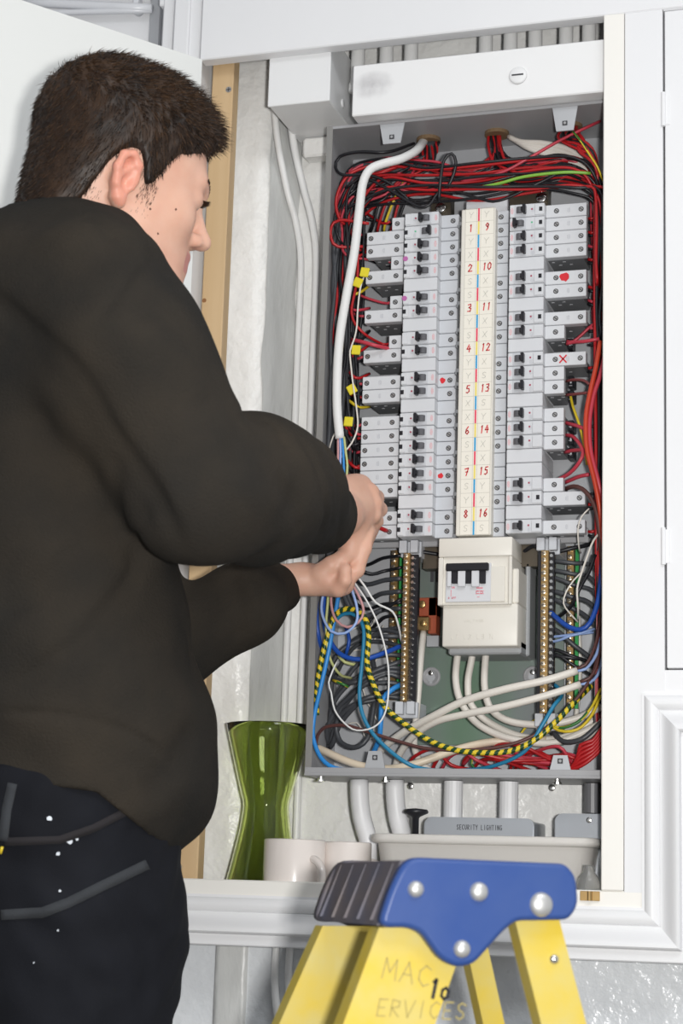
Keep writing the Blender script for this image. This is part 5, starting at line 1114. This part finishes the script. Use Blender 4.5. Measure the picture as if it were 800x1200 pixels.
def crease(pts, amp, wdt):
    P_ = [A3(p) for p in crv(pts, .01)]; P0 = np.array(P_[:-1]); P1 = np.array(P_[1:]); c = (np.min(P_, 0) + np.max(P_, 0)) / 2; R_ = np.linalg.norm(np.array(P_) - c, axis=1).max()
    N = len(P_)
    def f(p):
        out = np.zeros(len(p)); m_ = np.linalg.norm(p - c, axis=1) < R_ + wdt * 3
        if not m_.any(): return out
        q = p[m_]; best = np.full(len(q), 9.0); at_ = np.zeros(len(q))
        for i in range(N - 1):
            ab = P1[i] - P0[i]; t = np.clip((q - P0[i]) @ ab / max(ab @ ab, 1e-12), 0, 1); dd = np.linalg.norm(q - P0[i] - t[:, None] * ab, axis=1); s = dd < best; best[s] = dd[s]; at_[s] = (i + t[s]) / (N - 1)
        out[m_] = amp * 1.5 * np.exp(-(best / wdt) ** 2) * np.clip(np.minimum(at_, 1 - at_) * 6 + .15, 0, 1); return out
    return f

SKIN = mat('light skin', (0.70, 0.43, 0.32), 0.48, bump=(350, .12, .0006), var=(28, (0.62, 0.34, 0.245), 1), sss=.12)
KNIT = mat('charcoal brown sweatshirt fleece', (0.038, 0.031, 0.0235), 0.95, bump=(380, .7, .0016), var=(7, (0.017, 0.0165, 0.0155), 1), spec=.12)
RIB = mat('ribbed cuff knit', (0.020, 0.019, 0.0165), 0.95, bump=(200, .5, .0015), spec=.12, stretch=(1, 1, .2))
DENIM = mat('black navy work trouser cloth', (0.0095, 0.0105, 0.0145), 0.85, bump=(500, .3, .0008), var=(10, (0.0055, 0.006, 0.0085), 1), spec=.2)
TAPE = mat('dark grey seam tape', (0.030, 0.033, 0.038), 0.9, bump=(300, .5, .001)); HAIRM = mat('dark brown hair', (0.042, 0.021, 0.010), 0.5, var=(40, (0.012, 0.007, 0.005), 1), spec=.4)

# head frame (x forward, y left, z up), placed at the pixel of the ear
HD = 2.02
yaw, pit, roll = math.radians(21), math.radians(20), math.radians(4)
fx = Vector((math.cos(yaw) * math.cos(pit), math.sin(pit), math.sin(yaw) * math.cos(pit))); ly = Vector((-math.sin(yaw), math.sin(roll), math.cos(yaw))); ly = (ly - fx * ly.dot(fx)).normalized(); uz_ = fx.cross(ly)
HX, HY, HZ = c2w(fx), c2w(ly), c2w(uz_); HS = 0.93
HC = D(139, 219, HD)
HR = np.array([HX, HY, HZ]).T       # columns
def hp_(x, y, z): return HC + (HX * x + HY * y + HZ * z) * HS
def hl(P_): return (P_ - A3(HC)) @ HR / HS          # world -> head
def hcap(a, b, ra, rb, k=.012, op=1): return cap(hp_(*a), hp_(*b), ra * HS, rb * HS, k, op)
def hell(c, r, k=.015, op=1, rot=0.0):
    R_ = HR.copy()
    if rot: ca, sa = math.cos(rot), math.sin(rot); R_ = HR @ np.array([[ca, 0, sa], [0, 1, 0], [-sa, 0, ca]])
    return ell(hp_(*c), [q * HS for q in r], R_, k, op)
skull = [hell((-.008, 0, .046), (.090, .076, .080), .02), hell((-.024, 0, .020), (.076, .071, .072), .03), hell((.034, 0, .005), (.060, .064, .082), .03)]
head = skull + [hell((.030, 0, -.055), (.052, .050, .048), .03), hcap((.070, -.010, -.093), (.070, .010, -.093), .016, .016, .025),
    hcap((.020, -.052, -.058), (.062, -.022, -.088), .016, .015, .025), hcap((.020, .052, -.058), (.062, .022, -.088), .016, .015, .025),
    hcap((.078, -.034, .030), (.088, -.010, .030), .010, .011, .016), hcap((.078, .034, .030), (.088, .010, .030), .010, .011, .016), hell((.066, 0, -.045), (.030, .030, .034), .02),
    hell((.060, -.036, -.018), (.026, .022, .024), .02), hell((.060, .036, -.018), (.026, .022, .024), .02),
    hell((.094, -.034, .011), (.016, .017, .011), .012, -1), hell((.094, .034, .011), (.016, .017, .011), .012, -1),
    hell((.0785, -.032, .011), (.0140, .0160, .0115), .008), hell((.0785, .032, .011), (.0140, .0160, .0115), .008),
    hcap((.088, 0, .020), (.112, 0, -.018), .0065, .0085, .009), hell((.112, 0, -.023), (.0125, .0115, .0095), .008), hell((.101, -.0125, -.027), (.0105, .0065, .0075), .006), hell((.101, .0125, -.027), (.0105, .0065, .0075), .006),
    hcap((.086, -.018, -.050), (.097, 0, -.047), .005, .007, .007), hcap((.086, .018, -.050), (.097, 0, -.047), .005, .007, .007), hcap((.084, -.015, -.061), (.094, 0, -.061), .006, .0075, .007), hcap((.084, .015, -.061), (.094, 0, -.061), .006, .0075, .007)]
for s in (-1, 1):          # ears
    e = lambda x, z, o: (x * .84 - .007, s * (.072 + o * .9), z * .84 - .015)
    arc = [e(.010, .004, .006), e(.006, .024, .012), e(-.006, .034, .016), e(-.018, .028, .019), e(-.021, .010, .018), e(-.015, -.010, .014), e(-.007, -.024, .008), e(.000, -.030, .004)]
    head.append(hell((-.012, s * .078, -.013), (.0135, .0055, .0235), .006))
    for a, b in zip(arc, arc[1:]): head.append(hcap(a, b, .0048, .0048, .004))
    head.append(hcap(e(-.003, -.026, .006), e(-.001, -.030, .005), .0075, .0060, .006))
    head.append(hcap(e(-.004, .022, .014), e(-.012, .000, .014), .0030, .0028, .004)); head.append(hell((-.0085, s * .0845, -.018), (.0060, .0055, .0085), .004, -1)); head.append(hell((-.0005, s * .079, -.019), (.0040, .0040, .0055), .004)); head.append(hell((-.0137, s * .0875, .002), (.0038, .0032, .0075), .003, -1))
neck = [hcap((-.034, 0, -.010), (-.050, 0, -.120), .054, .058, .035), hcap((.010, 0, -.060), (-.040, 0, -.150), .045, .055, .03)]
NB = hp_(-.055, 0, -.17)

# body joints (pixel, pixel, distance)
SHR = D(110, 352, 1.84); ELR = D(243, 575, 1.84); WRR = P(398, 604, -.075)
SHL = D(120, 400, 2.20); ELL = D(184, 764, 2.175); WRL = P(330, 682, -.03)
PEL = D(80, 985, 1.98); CHE = D(70, 470, 2.02)
hand_prims = []
def finger(pts, r0, r1, k=.004):
    """pts as (px, py, Y)"""
    q = [P(*p) for p in pts]; n = len(q) - 1
    for i in range(n): hand_prims.append(cap(q[i], q[i + 1], r0 + (r1 - r0) * i / n, r0 + (r1 - r0) * (i + 1) / n, k))
def H3(a, b, ra, rb, k=.008, op=1): hand_prims.append(cap(P(*a), P(*b), ra, rb, k, op))
# right hand: back of the hand towards the camera, fingers folding away
H3((398, 604, -.075), (414, 596, -.030), .025, .024, .01)
H3((405, 578, -.040), (424, 573, -.012), .017, .013, .010); H3((407, 590, -.045), (430, 584, -.012), .017, .013, .010); H3((408, 600, -.045), (431, 597, -.010), .017, .013, .010); H3((406, 607, -.040), (426, 609, -.008), .015, .012, .010)
H3((404, 572, -.035), (418, 566, -.010), .014, .011, .010); H3((396, 580, -.06), (416, 572, -.02), .018, .013, .012); H3((418, 612, -.025), (410, 646, -.020), .0165, .0150, .012)
for (x, y, Y) in ((424, 568, -.010), (434, 577, -.012), (438, 590, -.012), (437, 603, -.010)): H3((x - 6, y + 2, Y - .002), (x, y, Y), .0105, .0100, .006)
finger([(424, 568, -.010), (430, 572, .022), (424, 584, .040), (415, 590, .038)], .0095, .0075); finger([(434, 577, -.012), (441, 583, .020), (434, 594, .040), (424, 599, .036)], .0098, .0078)
finger([(438, 590, -.012), (445, 597, .018), (437, 608, .036), (426, 610, .032)], .0096, .0076); finger([(437, 603, -.010), (441, 611, .012), (432, 619, .026), (422, 618, .024)], .0088, .007)
finger([(411, 611, -.030), (420, 620, -.010), (431, 622, .010), (438, 616, .024)], .0115, .0085)
# left hand: wrist bent, fingers closing upwards behind the right fist, thumb across the front
H3((330, 682, -.03), (352, 679, -.028), .0185, .0180, .01); H3((352, 679, -.028), (384, 680, -.022), .0175, .0165, .012); H3((356, 677, -.014), (392, 676, -.004), .0165, .0150, .012); H3((372, 684, -.022), (404, 685, -.014), .0120, .0120, .012); H3((372, 682, -.002), (402, 680, .008), .012, .0120, .012)
for k, Y in enumerate((-.018, -.003, .012, .026)):
    o = k * 1.5
    finger([(402 - o, 684 - o, Y - .002), (418 - o * .4, 668 - o, Y), (427 + o * .3, 643 - o, Y), (432 + o, 622, Y + .004)], .0100 - .0005 * k, .0074)
finger([(374, 672, -.034), (388, 662, -.036), (401, 654, -.032), (412, 648, -.024)], .0115, .0085)
finger([(396, 690, -.030), (404, 680, -.036), (404, 668, -.036), (396, 664, -.032)], .0085, .0068)
H3((380, 676, -.03), (396, 688, -.024), .012, .010, .012)
arms = [cap(WRR, (WRR + ELR) / 2, .026, .036, .03), cap((WRR + ELR) / 2, ELR, .036, .042, .03), cap(ELR, SHR, .042, .050, .03), cap(WRL, (WRL + ELL) / 2, .021, .036, .03), cap((WRL + ELL) / 2, ELL, .036, .040, .03), cap(ELL, D(134, 640, 2.2), .036, .040, .03), cap(D(134, 640, 2.2), SHL, .040, .048, .03)]
HIPR, HIPL = D(95, 1000, 1.92), D(85, 1000, 2.08)
KNR = Vector((HIPR.x + .02, HIPR.y + .0, .50)); KNL = Vector((HIPL.x + .03, HIPL.y + .02, .50)); ANR = Vector((KNR.x - .03, KNR.y, .09)); ANL = Vector((KNL.x - .03, KNL.y, .09))
torso = [cap(NB, (NB + CHE) / 2, .058, .07, .05), cap((SHR + SHL) / 2, PEL, .085, .09, .05), cap(SHR * .8 + SHL * .2, SHL * .8 + SHR * .2, .06, .06, .05), cap(HIPR, HIPL, .07, .07, .05), cap(HIPR, KNR, .07, .05, .04), cap(KNR, ANR, .045, .035, .03), cap(HIPL, KNL, .07, .05, .04), cap(KNL, ANL, .045, .035, .03)]
person = thing('person', 'young man with short dark hair, charcoal sweatshirt and black trousers, working at the board', 'person', (HIPR.x, (HIPR.y + HIPL.y) / 2, 0)); PO = tuple(person.location)
V, F = surface(head + neck + torso + arms + hand_prims, .0025)
# lips, ear and cheek tints by region
LIPM = mat('lip skin', (0.52, 0.22, 0.19), 0.4, sss=.1); EARM = mat('flushed ear skin', (0.68, 0.30, 0.215), 0.45, sss=.15, bump=(350, .12, .0005))
L_ = hl(V[F].mean(1)); mi = np.zeros(len(F))
mi[(L_[:, 0] > .082) & (np.abs(L_[:, 1]) < .02) & (L_[:, 2] < -.043) & (L_[:, 2] > -.068)] = 1
mi[(np.abs(L_[:, 1]) > .080) & (np.abs(L_[:, 0] + .010) < .03) & (np.abs(L_[:, 2] + .012) < .036)] = 2
body = link('body', np_mesh('body', V, F, [SKIN, LIPM, EARM], PO, mi), person)
print('body', len(F))
EYEW = mat('eye white', (0.8, 0.78, 0.75), 0.15)
for s in (-1, 1):
    m = MB(PO); c = hp_(.0790, s * .032, .006); q = (HX * .93 + HZ * -.2 + HY * s * -.0).to_track_quat('Z', 'Y')
    m.lathe([(0, -.009)] + [(.0105 * math.sin(t * math.pi / 10), -.0105 * math.cos(t * math.pi / 10) + 0) for t in range(2, 8)] + [(0.0062, .0085), (0, .0090)], c, q, 18); e = m.build('eye', person, EYEW)
    m = MB(PO); m.lathe([(.0060, .0084), (.003, .0098), (0, .0101)], c, q, 16); m.build('iris', e, mat('dark brown iris', (0.03, 0.018, 0.01), 0.1))
# eyebrows and lashes
from mathutils.bvhtree import BVHTree
def bvh_of(V, F): return BVHTree.FromPolygons([tuple(v) for v in V], [tuple(int(i) for i in f) for f in F])
hm = (np.linalg.norm(V[F].mean(1) - A3(HC), axis=1) < .24); BH = bvh_of(V, F[hm])
def strand(mb, root, d, L, r, bend, gravity=Vector((0, 0, -1)), nseg=2):
    d = d.normalized(); u = d.orthogonal().normalized(); w_ = d.cross(u); pts = [root + d * (L * i / nseg) + bend * (L * (i / nseg) ** 2) for i in range(nseg + 1)]; vs = []
    for i, p in enumerate(pts[:-1]):
        rr = r * (1 - .5 * i / nseg)
        for k in range(3): a = k * 2.0944; vs.append(p + (u * math.cos(a) + w_ * math.sin(a)) * rr)
    vs.append(pts[-1]); n = len(vs) - 1; fs = []
    for i in range(nseg - 1):
        for k in range(3): fs.append((i * 3 + k, i * 3 + (k + 1) % 3, i * 3 + 3 + (k + 1) % 3, i * 3 + 3 + k))
    for k in range(3): fs.append(((nseg - 1) * 3 + k, (nseg - 1) * 3 + (k + 1) % 3, n))
    mb.add(vs, fs, True)
rh = random.Random(4)
for s in (-1, 1):
    m = MB(PO)
    for k in range(90):
        t = k / 90; y = s * (.012 + .040 * t); x = .11; z = .031 + .007 * math.sin(t * 2.6) + rh.uniform(-.0032, .0032) * (1.1 - t * .7)
        o_, n_, *_ = BH.ray_cast(hp_(x, y, z), -(HX * .9 + HY * s * .45 * t).normalized())
        if o_ is not None: strand(m, Vector(o_) - HX * .0005, HY * s * .9 - HX * .1 + HZ * rh.uniform(-.1, .3), .0065, .00040, HZ * -.2)
    o = m.build('eyebrow', person, HAIRM); o['kind'] = 'stuff'
    m = MB(PO)
    for k in range(34):
        t = k / 33; y = s * (.020 + .025 * t); root = hp_(.0935 - abs(t - .4) * .008, y, .0105 + .002 * math.sin(t * 3)); strand(m, root, HX * .9 + HY * s * (t - .3) * .8 - HZ * .25, .009, .0004, HZ * .35)
    o = m.build('eyelashes', person, HAIRM); o['kind'] = 'stuff'
# hair: a cap following the skull, then strands
def hairline(L):
    x, y, z = L[:, 0], np.abs(L[:, 1]), L[:, 2]
    # lower limit of hair as a function of x along the side of the head
    xs = np.array([-.13, -.09, -.060, -.046, -.032, -.018, -.004, .004, .014, .022, .030, .040, .050, .062, .075, .090, .12]); zs_ = np.array([-.100, -.100, -.094, -.062, -.008, .014, .016, .000, -.022, -.016, .012, .034, .042, .052, .068, .078, .085])
    lim = np.interp(x, xs, zs_); return z - lim
hair_sk = [hell((-.008, 0, .050), (.095, .082, .090), .02), hell((-.024, 0, .018), (.079, .076, .080), .03), hell((.030, 0, .030), (.063, .066, .078), .03), hell((.024, 0, .086), (.056, .052, .038), .03), hell((-.050, 0, .066), (.058, .060, .058), .03), hell((-.056, 0, -.040), (.046, .058, .060), .03)]
def hwarp(p):
    L = hl(p); n = .0022 * np.sin(L[:, 0] * 260 + 5 * np.sin(L[:, 1] * 90)) * np.sin(L[:, 2] * 190 + 2 + 4 * np.sin(L[:, 0] * 70)) + .0008 * np.sin(L[:, 1] * 310 + L[:, 0] * 140)
    top = np.clip((L[:, 2] - .03) / .06, 0, 1); h_ = hairline(L)
    return n * (.3 + top) - .004 * top + np.clip(.016 - h_, 0, .05) * .62
def hcut(p): return -hairline(hl(p))
HV, HF = surface(hair_sk, .003, hwarp, (hcut,))
hair = link('hair', np_mesh('hair', HV, HF, [HAIRM], PO), person)
BHH = bvh_of(HV, HF)
HAIR2 = mat('mid brown hair', (0.075, 0.038, 0.017), 0.5, spec=.5); HAIR3 = mat('near black hair', (0.016, 0.010, 0.007), 0.45, spec=.5)
m = MB(PO); cf = HV[HF].mean(1); Lc = hl(cf); nrm = np.cross(HV[HF[:, 1]] - HV[HF[:, 0]], HV[HF[:, 2]] - HV[HF[:, 0]]); nrm /= np.maximum(np.linalg.norm(nrm, axis=1)[:, None], 1e-9)
outw = np.einsum('ij,ij->i', nrm, cf - A3(hp_(-.01, 0, .03))); nrm[outw < 0] *= -1
idx = [i for i in range(len(cf))]; rh.shuffle(idx)
hlv = hairline(Lc)
for i in idx[:15000] + idx[:9000]:
    if hlv[i] < .001 and rh.random() < .4: continue
    L = Lc[i]; n_ = Vector(nrm[i]); m.mi = rh.choices((0, 1, 2), (.4, .15 + .35 * max(0, min(1, (L[2] - .04) / .06)), .4))[0]; top = min(max((L[2] - .045) / .05, 0), 1)  # more mid brown towards the crown puts its top light into the colour
    comb = (HX * .75 - HZ * .25) * top + (-HZ * .9 + HX * .15 - HX * (.35 if L[0] < -.03 else 0)) * (1 - top)
    clump = math.sin(L[0] * 240 + 3 * math.sin(L[1] * 120)) * .35
    d = n_ * (.38 + .35 * top) + comb * .8 + HY * (clump + rh.uniform(-.25, .25)) + HZ * rh.uniform(-.1, .25) * top + HX * rh.uniform(-.15, .15)
    Ln = (.008 + .005 * top) * rh.uniform(.6, 1.25) * (.55 if hlv[i] < .012 else 1)
    strand(m, Vector(cf[i]) - n_ * .001 + HY * rh.uniform(-.001, .001) + HX * rh.uniform(-.001, .001), d, Ln, .00038 if hlv[i] > .01 else .0003, comb * .35)
o = m.build('hair_strands', hair, HAIRM, HAIR2, HAIR3); o['kind'] = 'stuff'
# short stubble in front of the ear and at the nape
m = MB(PO)
for k in range(420):
    if k % 2: x, z = rh.uniform(.010, .030), rh.uniform(-.045, -.002)
    else: x, z = rh.uniform(-.085, -.028), rh.uniform(-.082, -.03)
    o_, n_, *_ = BH.ray_cast(hp_(x, -.16, z), HY)
    if o_ is None or rh.random() < .2 + (.6 if (k % 2 and z < -.025) else 0): continue
    n_ = -Vector(n_) if Vector(n_).dot(HY) > 0 else Vector(n_); strand(m, Vector(o_), n_ * .25 - HZ + HX * rh.uniform(-.4, .1), .0035, .00022, -HZ * .1)
o = m.build('stubble', person, HAIRM); o['kind'] = 'stuff'
# moles on the cheek
for (x, z) in ((.030, -.030), (.048, -.052), (-.012, -.050), (.058, -.018)):
    o_, n_, *_ = BH.ray_cast(hp_(x, -.16, z), HY)
    if o_: m = MB(PO); m.cyl(Vector(o_) + HY * .0006, -HY, .0012, .0012, 8, bev=.0003); m.build('mole', body, BRNM if 'BRNM' in globals() else mat('mole', (0.12, 0.05, 0.03), 0.6))

# sweatshirt
MA = WRR * .30 + ELR * .70
sw = [cap(D(72, 375, 1.93), D(70, 375, 2.12), .100, .090, .06), cap(D(24, 364, 1.98), D(20, 600, 2.0), .105, .112, .07), cap(D(84, 470, 1.93), D(88, 790, 1.93), .100, .108, .06), cap(D(84, 470, 2.10), D(88, 790, 2.10), .100, .105, .06), cap(D(40, 600, 2.0), D(60, 900, 2.0), .120, .125, .06),
      cap(D(88, 780, 1.94), D(98, 900, 1.94), .110, .124, .05), cap(D(185, 850, 1.96), D(192, 925, 1.97), .050, .050, .05), cap(D(150, 840, 2.08), D(170, 930, 2.1), .07, .06, .05),
      cap(D(116, 338, 1.86), D(150, 420, 1.83), .070, .074, .05), cap(D(150, 415, 1.83), D(232, 575, 1.82), .076, .070, .04),
      cap(D(238, 568, 1.83), D(300, 572, 1.93), .072, .073, .03), cap(D(300, 574, 1.93), D(332, 581, 2.0), .070, .064, .03), cap(D(332, 581, 2.0), D(370, 603, 2.08), .063, .0435, .018),
      cap(D(100, 350, 2.03), D(148, 366, 2.03), .08, .065, .04), cap(D(36, 307, 2.0), D(108, 306, 1.93), .054, .050, .05), cap(SHL, D(140, 640, 2.2), .075, .055, .05), cap(D(140, 640, 2.2), D(186, 762, 2.17), .052, .050, .03), cap(D(186, 762, 2.17), D(285, 708, 2.19), .055, .046, .03), cap(D(285, 708, 2.19), P(322, 690, -.032), .046, .031, .02)]
def on_field(prims, px, py, near=1.6, far=2.6):
    d = A3(c2w(Vector((px - 400, py - 600, FPX))) / FPX); t = near
    while t < far:
        v = field(prims, (A3(CAM) + d * t)[None, :])[0]
        if v < .0008: break
        t += max(v * .7, .001)
    return Vector(A3(CAM) + d * t)
def fc(pts, amp, w_): return crease([on_field(sw, *q) for q in pts], amp, w_)
fold = [fc([(-20, 342), (0, 355), (32, 384), (60, 410), (87, 438), (108, 470), (125, 501), (152, 540), (179, 577), (200, 615), (212, 642)], .0085, .0085), fc([(20, 385), (75, 445), (110, 500), (160, 575), (195, 635)], .0045, .022),
        fc([(182, 288), (166, 305), (152, 322), (134, 346), (116, 371)], .0030, .0045), fc([(143, 340), (175, 356), (206, 378), (235, 410), (262, 450)], .0028, .016), fc([(160, 375), (200, 410), (245, 470)], -.0022, .018),
        fc([(179, 590), (160, 655), (135, 706), (110, 738), (81, 761), (40, 788), (-5, 812)], .0050, .010), fc([(132, 530), (134, 570), (127, 620)], .0035, .013), fc([(-5, 720), (25, 704), (54, 679), (80, 650), (96, 625)], .0035, .012),
        fc([(-5, 834), (40, 835), (81, 839), (125, 849), (162, 864), (200, 890)], .0024, .004), fc([(306, 488), (318, 494), (328, 505), (337, 525)], .0045, .007), fc([(350, 510), (364, 530), (374, 549), (380, 582), (374, 634)], .0032, .007),
        fc([(384, 540), (396, 560), (402, 585), (401, 610), (394, 640)], .0024, .004), fc([(372, 530), (385, 555), (391, 585), (388, 625)], .0020, .004), fc([(294, 484), (284, 500), (274, 530), (268, 560)], .0035, .012), fc([(320, 560), (345, 590), (350, 630)], .0028, .012),
        fc([(268, 668), (282, 707), (278, 752)], .0030, .010), fc([(295, 668), (308, 700), (306, 742)], .0020, .006), fc([(216, 660), (222, 740), (228, 800)], .002, .01), fc([(232, 850), (205, 900), (165, 935)], .0035, .016), fc([(100, 250), (120, 262), (138, 285)], .002, .008), fc([(30, 470), (60, 540), (70, 620)], .003, .02)]
def kwarp(p):
    x, y, z = p[:, 0], p[:, 1], p[:, 2]
    e = .0016 * np.sin(x * 46 + 3 * np.sin(z * 17)) * np.sin(z * 31 + 2 * np.sin(x * 23 + y * 19)) + .0012 * np.sin(z * 70 + x * 40 + 4 * np.sin(y * 20))
    for f in fold: e = e + f(p)
    return e
def plane_cut(p0, n): p0, n = A3(p0), A3(n); n = n / np.linalg.norm(n); return lambda p: (p - p0) @ n
# hem: two planes, rising to the left
def screen_plane(a, b, flip=1):
    u, v = D(a[0], a[1], 2.0) - CAM, D(b[0], b[1], 2.0) - CAM; n = u.cross(v).normalized()
    if n.z > 0: n = -n
    return plane_cut(CAM, n * flip)
c1, c2, c3 = screen_plane((0, 914), (130, 930)), screen_plane((100, 918), (192, 992)), screen_plane((180, 992), (235, 1002))
hem = lambda p: np.minimum(np.maximum(c1(p), c2(p)), 10) if False else np.maximum(c1(p) * 1.0, np.minimum(c2(p), 99))
def hem(p):
    a, b = c1(p), c2(p); return np.minimum(np.maximum(a, -9), b) if False else np.where(b < a, b, a) if False else np.minimum(a, b)
neckhole = lambda p: -(cap(hp_(-.05, 0, -.06), hp_(-.075, 0, -.150), .070, .074).d(p))
TORSO_ONLY = None
SV, SF = surface(sw, .0038, kwarp, (hem, lambda p: c3(p), neckhole, lambda p: -(cap(WRR + (P(414, 596, -.03) - WRR) * .5, P(414, 596, -.03), .03, .05).d(p))))
sw_o = link('sweatshirt', np_mesh('sweatshirt', SV, SF, [KNIT], PO), person)
print('sweater', len(SF))
# cuffs and collar as ribbed bands
def band(name, a, b, r, rb=None, parent=sw_o):
    a, b = Vector(a), Vector(b); ax = (b - a).normalized(); L = (b - a).length; q = ax.to_track_quat('Z', 'Y'); m = MB(PO); rb = rb or r
    prof = [(r * .8, -.004), (r * .98, 0), (r * 1.0, L * .3), (rb * 1.02, L * .7), (rb, L * .95), (rb - .002, L), (rb - .005, L - .001), (rb - .006, L * .4)]
    m.lathe(prof, a, q, 40); o = m.build(name, parent, RIB); return o
axR = (WRR - D(356, 588, 2.05)).normalized(); cR = D(372, 603, 2.09)
band('cuff', cR, cR + axR * .022, .0440, .0395)
axL = (P(352, 679, -.028) - D(285, 708, 2.19)).normalized(); cL = P(319, 689, -.033); band('cuff', cL, cL + axL * .014, .0315, .029)
nk = hp_(-.075, 0, -.150); nt = hp_(-.052, 0, -.075)

# trousers and boots
tr = [cap(D(70, 930, 1.93), D(75, 930, 2.07), .105, .105, .05), cap(D(72, 960, 1.93), D(88, 1090, 1.93), .112, .106, .05), cap(D(80, 960, 2.07), D(88, 1090, 2.07), .108, .100, .05), cap(D(20, 980, 1.96), D(20, 1060, 1.98), .10, .10, .05),
      cap(D(88, 1080, 1.92), KNR, .106, .078, .04), cap(KNR, Vector((ANR.x, ANR.y, .10)), .078, .065, .03), cap(D(82, 1080, 2.08), KNL, .10, .078, .04), cap(KNL, Vector((ANL.x, ANL.y, .10)), .078, .065, .03)]
tf = [crease([D(20, 1075, 1.82), D(60, 1110, 1.8), D(70, 1180, 1.8)], .004, .012), crease([D(90, 1060, 1.8), D(110, 1100, 1.8), D(115, 1170, 1.8)], .004, .01), crease([D(150, 1040, 1.82), D(175, 1100, 1.84), D(170, 1190, 1.84)], .004, .012), crease([D(60, 1120, 1.8), D(110, 1150, 1.8), D(160, 1160, 1.82)], .003, .01), crease([D(40, 1000, 1.8), D(60, 1030, 1.8)], .003, .008), crease([D(150, 965, 1.84), D(170, 1000, 1.84), D(165, 1010, 1.84)], .004, .006)]
def twarp(p):
    x, y, z = p[:, 0], p[:, 1], p[:, 2]; e = .0022 * np.sin(x * 60 + 3 * np.sin(z * 27)) * np.sin(z * 41 + 2 * np.sin(x * 33 + y * 19)) + .0012 * np.sin(z * 120 + x * 60 + 4 * np.sin(y * 40))
    for f in tf: e = e + f(p)
    return e
topcut = plane_cut(D(70, 905, 1.95), (0, 0, 1)); botcut = plane_cut((0, 0, .06), (0, 0, -1))
TV, TF = surface(tr, .0045, twarp, (topcut, botcut)); tro = link('trousers', np_mesh('trousers', TV, TF, [DENIM], PO), person)
BT = bvh_of(TV, TF)
def on_cloth(B_, px, py):
    d = c2w(Vector((px - 400, py - 600, FPX))).normalized(); o_, n_, *_ = B_.ray_cast(CAM, d); return (Vector(o_), (-Vector(n_) if Vector(n_).dot(d) > 0 else Vector(n_))) if o_ is not None else (None, None)
def strip_on(B_, pts, wpx, name, mt, parent, th=.0016):
    pp = []
    for (a, b) in zip(pts, pts[1:]):
        n = max(2, int(math.hypot(b[0] - a[0], b[1] - a[1]) / 5))
        for k in range(n): pp.append((a[0] + (b[0] - a[0]) * k / n, a[1] + (b[1] - a[1]) * k / n))
    pp.append(pts[-1]); vs = []; m = MB(PO)
    for i, p in enumerate(pp):
        q = pp[min(i + 1, len(pp) - 1)]; r = pp[max(i - 1, 0)]; dx, dy = q[0] - r[0], q[1] - r[1]; l = math.hypot(dx, dy) or 1; nx, ny = -dy / l, dx / l
        A_, nA = on_cloth(B_, p[0] + nx * wpx / 2, p[1] + ny * wpx / 2); B2, nB = on_cloth(B_, p[0] - nx * wpx / 2, p[1] - ny * wpx / 2)
        if A_ is None or B2 is None: continue
        vs += [A_ - nA * .001, A_ + nA * th, B2 + nB * th, B2 - nB * .001]
    k = len(vs) // 4
    fs = []
    for i in range(k - 1):
        for j in range(4): fs.append((i * 4 + j, i * 4 + (j + 1) % 4, i * 4 + 4 + (j + 1) % 4, i * 4 + 4 + j))
    fs += [(0, 3, 2, 1), tuple((k - 1) * 4 + j for j in range(4))]; m.add(vs, fs, True); return m.build(name, parent, mt)
strip_on(BT, [(2, 1072), (50, 1069), (80, 1058), (120, 1038), (172, 1013)], 12, 'pocket_tape', TAPE, tro)
strip_on(BT, [(6, 986), (70, 984), (110, 970), (157, 946)], 9, 'pocket_hem', mat('black cotton tape', (0.016, 0.014, 0.016), 0.9), tro)
strip_on(BT, [(15, 918), (8, 950), (4, 985)], 11, 'belt_loop', TAPE, tro)
strip_on(BT, [(154, 944), (161, 955)], 3, 'bar_tack', W_YEL, tro); strip_on(BT, [(1, 1000), (3, 992)], 3, 'bar_tack', W_YEL, tro)
PAINT = mat('white paint splash', (0.62, 0.66, 0.72), 0.6)
for k, (px, py, r) in enumerate(((78, 982, 4.2), (82, 986, 2.5), (72, 985, 2.2), (58, 959, 2.6), (68, 1000, 2.3), (90, 983, 1.6), (70, 1044, 1.4), (68, 1090, 1.2), (40, 1128, .8))):
    o_, n_ = on_cloth(BT, px, py)
    if o_ is None: continue
    q = n_.to_track_quat('Z', 'Y'); rr = [r * .00088 * rh.uniform(.7, 1.25) for _ in range(10)]; m = MB(PO); vs = [o_ + q @ Vector((math.cos(j * .628) * rr[j], math.sin(j * .628) * rr[j], .0012)) for j in range(10)] + [o_ + q @ Vector((math.cos(j * .628) * rr[j], math.sin(j * .628) * rr[j], -.001)) for j in range(10)]
    m.add(vs, [tuple(range(10))] + [(j, 10 + j, 10 + (j + 1) % 10, (j + 1) % 10) for j in range(10)]); m.build('paint_spot', tro, PAINT)
BOOT = mat('black boot leather', (0.02, 0.018, 0.016), 0.5)
for A_ in (ANR, ANL):
    V_, F_ = surface([cap((A_.x - .02, A_.y, .05), (A_.x + .15, A_.y, .035), .045, .035, .03), cap((A_.x - .01, A_.y, .05), (A_.x - .01, A_.y, .14), .046, .050, .03)], .006, None, (plane_cut((0, 0, .001), (0, 0, -1)),)); link('boot', np_mesh('boot', V_, F_, [BOOT], PO), person)
